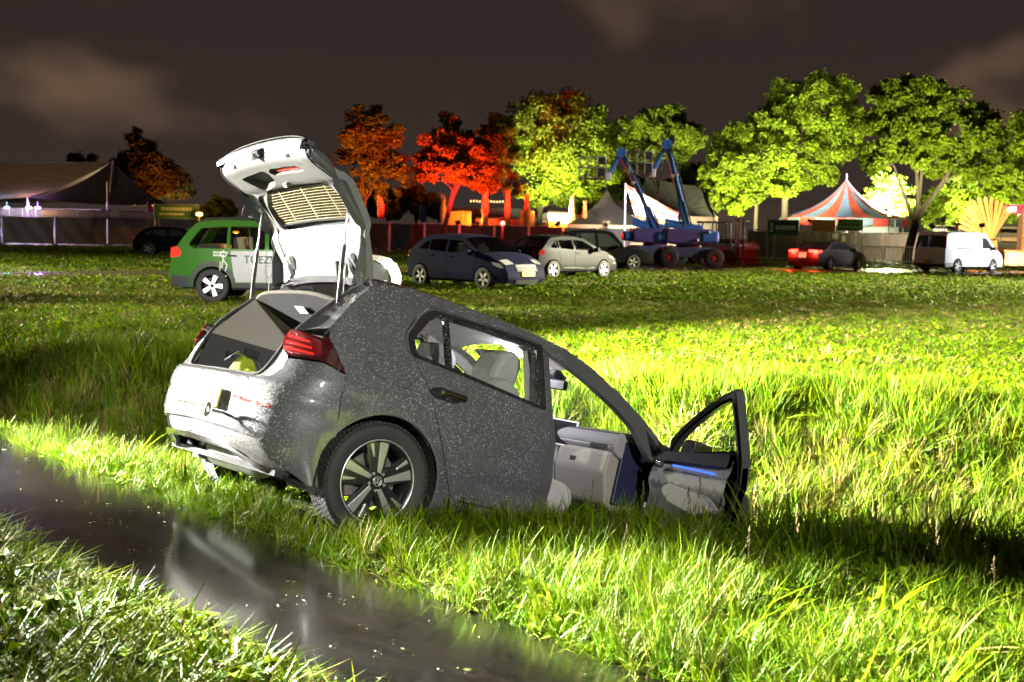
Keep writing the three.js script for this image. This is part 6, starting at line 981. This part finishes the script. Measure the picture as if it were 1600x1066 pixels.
flag('small red flag on the left fence beside the green banner', 232, 315, 331, 8, 79, std(.55, .02, .03, .7));
// ------------------------------------------------------------------ orange plank walls, posts and red container in the red light
const plank = (r, k) => std(.42 * k, .20 * k, .05 * k, .8, 0, { bumpMap: rep(T.grain, 1, 4), bumpScale: .01 });
const planks = [.8, 1, 1.15].map((k) => plank(0, k));
function plankWall(label, px0, py0, px1, py1, d) { const a = P3(px0, py1, d), b = P3(px1, py0, d), w = b[0] - a[0], n = Math.round(w / .17), r = rng(px0), t = thing('plank_wall', label, 'wall', [(a[0] + b[0]) / 2, 0, -d]); for (let k = 0; k < n; k++) part('plank', box(w / n - .015, b[1] + .08 * (r() - .5), .035, [(k + .5) * w / n - w / 2, b[1] / 2, .03 * (r() - .5)], [0, 0, .006 * (r() - .5)], 0), planks[Math.floor(r() * 3)], t); part('rail', [box(w, .08, .05, [0, .6, -.06]), box(w, .08, .05, [0, b[1] - .4, -.06])], planks[0], t); }
plankWall('orange-lit plank wall below the red tree', 692, 331, 736, 354, 84.5); plankWall('short orange plank wall right of the red floodlight', 811, 330, 834, 354, 84.5); plankWall('long low orange plank wall left of the black pagoda tent', 856, 336, 928, 354, 84.5);
function carvedPost(label, px, py, w, d) { const a = P3(px, 352, d), H = Yp(px, py, d), r = w / 3600 * d, t = thing('carved_post', label, 'post', [a[0], 0, -d], 0); part('post_shaft', place(new THREE.LatheGeometry([[r, 0], [r, .5], [r * .8, .6], [r, .9], [r * .95, H * .55], [r * .7, H * .6], [r * 1.1, H * .68], [r * 1.05, H * .85], [r * .75, H * .9], [r * .9, H], [0, H]].map((p) => new THREE.Vector2(p[0], p[1])), 12)), planks[1], t); part('post_crest', [0, 1, 2].map((k) => place(new THREE.ConeGeometry(r * .35, .5, 6), [(k - 1) * r * .6, H + .2, 0], [0, 0, -(k - 1) * .3])), planks[2], t); }
[['orange carved post at the left end of the plank wall', 692, 312, 9, 84], ['tall orange carved post left of the red container', 757, 300, 11, 83], ['orange carved post right of the red lamp', 792, 306, 9, 83], ['orange carved post before the largest green tree', 822, 312, 10, 84], ['pale carved post right of the largest tree, nearer of its pair', 892, 312, 8, 84], ['thin pale carved post beside the black pagoda tent', 912, 322, 7, 84]].forEach((a) => carvedPost(...a));
{ const d = 87, t = thing('shipping_container', 'dark red container glowing beside the red lamp', 'container', [X(785, d), 0, -d]), m = std(.35, .02, .015, .55); part('container_body', box(4.0, 2.5, 2.2, [0, 1.25, 0], [0, 0, 0], .04), m, t); for (let k = 0; k < 12; k++) part('wall_rib', box(.12, 2.2, .06, [-1.8 + k * .33, 1.25, 1.12], [0, 0, 0], .01), m, t); part('roof_edge', box(4.1, .12, 2.3, [0, 2.52, 0]), M.dark, t);
  const s = thing('low_building', 'dark low building with a pale roof edge behind the light string', 'building', [X(770, 96), 0, -96]); part('wall', box(9, 2.8, 3, [0, 1.4, 0], [0, 0, 0], 0), std(.06, .03, .03, .8), s); part('roof', place(extrude([[-4.7, 2.8], [4.7, 2.8], [4.4, 3.4], [-4.4, 3.4]], 3.4, .01)), std(.05, .05, .06, .7), s);
  const k = thing('hut', 'dark hut with a grey pitched roof right of the largest tree', 'hut', [X(868, 92), 0, -92]); part('wall', box(4.6, 2.2, 3, [0, 1.1, 0], [0, 0, 0], 0), std(.16, .06, .04, .8), k); part('roof', place(extrude([[-2.6, 2.2], [2.6, 2.2], [.6, 3.2], [-.6, 3.2]], 3.4, .01)), std(.09, .08, .085, .7), k);
  const l = thing('light_string', 'row of warm bulbs strung above the red container', 'lights', P3(735, 315, 92)); const N = 13; part('cable', tube(Array.from({ length: N }, (_, i) => [i * .23, .02 * Math.sin(i * 1.3) + .1, 0]), .012, 60, 5), M.dark, l); for (let i = 0; i < N; i++) part('bulb', ball(.075, [i * .23, .02 * Math.sin(i * 1.3), 0], [1, 1.2, 1], 10), glow(1, .62, .22, 2.0), l); }
// ------------------------------------------------------------------ the gate at the right edge
{ const d = 76, k = d / 1800;
  const tower = (label, px0, px1, py0) => { const a = P3(px0, 395, d), b = P3(px1, py0, d), w = b[0] - a[0], t = thing('gate_tower', label, 'tower', [(a[0] + b[0]) / 2, 0, -d]); part('tower_core', box(w * .86, b[1], .9, [0, b[1] / 2, 0], [0, 0, 0], .02), std(.13, .075, .05, .85), t); const n = Math.round(b[1] / .3); for (let i = 0; i < n; i++) part('cladding_board', box(w, b[1] / n - .03, .05, [0, (i + .5) * b[1] / n, .48], [0, 0, 0], 0), planks[i % 3 ? 0 : 1], t); return t; };
  tower('brown boarded gate tower left of the shell ornament', 1508, 1523, 321); tower('brown boarded gate tower cut by the right edge', 1588, 1612, 328);
  const t = thing('shell_ornament', 'tan fan-shaped shell ornament made of long slats between the gate towers', 'ornament', [X(1538, d), 0, -d + .6]), base = [X(1540, d) - t.position.x, Yp(1540, 376, d)]; const n = 13;
  for (let i = 0; i < n; i++) { const a = lerp(158, 62, i / (n - 1)) * Math.PI / 180, L = 2.75 * (.72 + .36 * Math.sin((i + 2) / (n + 2) * Math.PI)); part('slat', place(extrude([[0, -.025], [L * .95, -.105], [L, 0], [L * .95, .105], [0, .025]], .07, .015), [base[0], base[1], (i % 2) * .05], [0, 0, a]), planks[[1, 2, 0][i % 3]], t); } part('shell_foot', box(.7, base[1], .3, [base[0], base[1] / 2, 0], [0, 0, 0], .03), planks[0], t);
  banner('bright pink banner with a white middle spanning the gate at right', 1550, 321, 1592, 334, d, printed(canvasTex(256, 64, (g) => { g.fillStyle = '#c22a55'; g.fillRect(0, 0, 256, 64); g.fillStyle = '#f2d9de'; g.fillRect(62, 12, 130, 40); })));
  const p = thing('gate_plinth', 'pale plinth at the foot of the right gate tower', 'plinth', [X(1592, 74), 0, -74]); part('plinth_block', box(1.6, .9, 1, [0, .45, 0], [0, 0, 0], .06), std(.5, .42, .33, .7), p); part('plinth_cap', box(1.7, .12, 1.1, [0, .95, 0], [0, 0, 0], .03), std(.5, .2, .1, .7), p);
  const h = thing('market_hut', 'dark open hut with red counter behind the gate', 'hut', [X(1550, 84), 0, -84]); part('hut_back', box(5, 2.6, .1, [0, 1.3, -1], [0, 0, 0], 0), std(.08, .06, .05, .8), h); part('hut_counter', box(5, 1.0, .4, [0, .5, .6], [0, 0, 0], .03), std(.35, .05, .03, .7), h); part('hut_roof', box(5.4, .15, 2.6, [0, 2.65, 0], [.1, 0, 0], .03), std(.07, .05, .04, .8), h); part('hut_shelf', box(4.6, .3, .3, [0, 1.7, -.7]), std(.3, .18, .1, .7), h); }
// ------------------------------------------------------------------ lamps of the festival ground: every light stands in a fitting
function flood(label, px, py, d, to, color, power, angle, { k = 3, size = .26, group = 'floodlights among the festival trees' } = {}) {
  const p = P3(px, py, d), T3 = V(...to), dir = T3.clone().sub(V(...p)).normalize(), t = thing('floodlight', label, 'floodlight', p, 0, group), h = new THREE.Quaternion().setFromUnitVectors(V(0, 0, 1), dir);
  const hd = part('lamp_housing', [box(size * 1.3, size, .16, [0, 0, -.09], [0, 0, 0], .03)], M.dark, t); hd.quaternion.copy(h);
  const f = part('lamp_face', box(size * 1.1, size * .8, .02, [0, 0, .005], [0, 0, 0], 0), glow(...color, k), t); f.quaternion.copy(h);
  part('lamp_stand', [rod([0, -p[1], 0], [0, -.1, 0], .03), bar([-.4, -p[1] + .03, 0], [.4, -p[1] + .03, 0], .05), bar([0, -p[1] + .03, -.4], [0, -p[1] + .03, .4], .05)], M.dark, t);
  spot('floodlight_beam', [p[0] + dir.x * .12, p[1] + dir.y * .12, p[2] + dir.z * .12], to, color, power, angle, .6, 8);
}
const YG = [1, .93, .48], RED = [1, .022, .018], ORG = [1, .30, .05];
flood(`small floodlight on a stand near side of the largest green tree`, 872, 346, 83, P3(890, 235, 90), YG, 3627, 50); flood(`small floodlight on a stand left foot of the largest green tree`, 850, 348, 84, P3(835, 240, 90), YG, 1255, 45); flood(`small floodlight on a stand behind the boom lift arms`, 1010, 330, 79, P3(1025, 215, 86), YG, 1953, 45);
flood(`small floodlight on a stand under the low broad bright tree`, 1165, 348, 84, P3(1150, 255, 90), YG, 2929, 58); flood(`small floodlight on a stand under the tall forked tree`, 1262, 344, 84, P3(1262, 210, 91), YG, 3487, 50);
flood(`small floodlight on a stand right of the spreading tree's trunk`, 1452, 352, 65, P3(1440, 200, 73), YG, 3082, 36); flood(`small floodlight on a stand behind the spreading tree's trunk`, 1385, 336, 84, P3(1405, 225, 73), YG, 4185, 45); flood(`small floodlight on a stand beside the striped big top`, 1335, 351, 84, P3(1318, 305, 92), [1, .95, .8], 260, 55);
flood(`small floodlight on a stand below the floodlit pale foliage`, 1380, 328, 89.5, P3(1376, 300, 93), [1, .97, .78], 20000, 60); flood(`small floodlight on a stand above the shell ornament`, 1560, 340, 76, P3(1590, 255, 82), YG, 1534, 50); flood(`small floodlight on a stand behind the van before the dim tree`, 1500, 350, 90, P3(1495, 310, 98), YG, 1534, 50);
flood(`small floodlight on a stand under the red-lit tree`, 715, 346, 75, P3(708, 238, 80), RED, 6000, 40); flood(`small floodlight on a stand under the dark red tree`, 782, 342, 79, P3(772, 230, 86), RED, 1600, 40); flood(`small floodlight on a stand under the orange-lit tree`, 560, 345, 82, P3(578, 235, 88), [1, .13, .025], 1700, 42); flood(`small floodlight on a stand below the dim pointed tree, right one`, 255, 345, 92, P3(240, 285, 98), [1, .2, .04], 420, 50); flood(`small floodlight on a stand below the dim pointed tree, left one`, 215, 345, 90, P3(220, 240, 98), YG, 487, 50);
flood(`small floodlight on a stand before the orange plank wall`, 745, 350, 82.6, P3(735, 325, 86), ORG, 120, 78); flood(`small floodlight on a stand before the low building right of the largest tree`, 870, 350, 83, P3(872, 330, 86), ORG, 150, 78); flood(`small floodlight on a stand beside the black pagoda tent`, 945, 351, 83, P3(945, 340, 86), [1, .75, .4], 60, 75); flood(`small floodlight on a stand before the striped canopy corner`, 1020, 352, 76, P3(1025, 320, 80), [1, .95, .9], 900, 60); flood(`small floodlight on a stand in front of the shell ornament`, 1530, 352, 70, P3(1545, 345, 76), [1, .75, .45], 700, 65);
flood(`small floodlight on a stand left of the far left tent, outside the view`, -60, 345, 78, P3(60, 285, 88), [1, .7, .4], 330, 60);
{ const p = P3(785, 349, 78.5), t = thing('red_lamp', 'glaring round red lamp above the middle fence', 'lamp', p); part('lamp_globe', ball(.16, [0, 0, 0]), glow(1, .08, .05, 12), t); part('lamp_post', rod([0, -p[1], 0], [0, -.12, 0], .04), M.dark, t); point('red_lamp_light', [p[0], p[1], p[2] + .22], RED, 150, 6); }
{ const p = P3(313, 335, 76), t = thing('amber_beacon', 'orange beacon glowing right of the green banner at left', 'lamp', p); part('beacon_lens', place(new THREE.CapsuleGeometry(.12, .22, 6, 14), [0, 0, 0], [0, 0, Math.PI / 2]), glow(1, .42, .10, 7), t); part('beacon_post', rod([0, -p[1], 0], [0, -.1, 0], .04), M.dark, t); point('beacon_light', [p[0], p[1], p[2] + .25], [1, .42, .1], 25, 5); }
// ------------------------------------------------------------------ light masts: the one by the car at left and the added fill ones (only their light reaches the picture)
function mast(label, [x, y, z], h, heads) {
  const t = thing('light_mast', label, 'light mast', [x, groundY(x, -z), z]); part('mast_pole', [rod([0, 0, 0], [0, h, 0], .05, .035), rod([0, h * .4, 0], [0, h * .45, 0], .07)], galv, t);
  for (let k = 0; k < 3; k++) { const a = k * 2.094; part('leg', rod([Math.cos(a) * .8, .02, Math.sin(a) * .8], [0, .9, 0], .025), galv, t); }
  for (const [p, to, c, k] of heads) { const dir = V(...to).sub(V(...p)).normalize(), q = new THREE.Quaternion().setFromUnitVectors(V(0, 0, 1), dir), o = V(...p).sub(t.position).addScaledVector(dir, -.12); const hs = part('lamp_head', box(.46, .34, .16, [0, 0, -.09]), M.dark, t); hs.quaternion.copy(q); hs.position.copy(o); const f = part('lamp_face', box(.40, .28, .02, [0, 0, .005], [0, 0, 0], 0), glow(...c, k), t); f.quaternion.copy(q); f.position.copy(o); }
}
for (const [label, at, h, heads] of FLOODS) mast(label, [at[0], 0, at[1]], h, heads.map(([p, to, c]) => [p, to, c, 8]));
renderer.render(scene, camera);
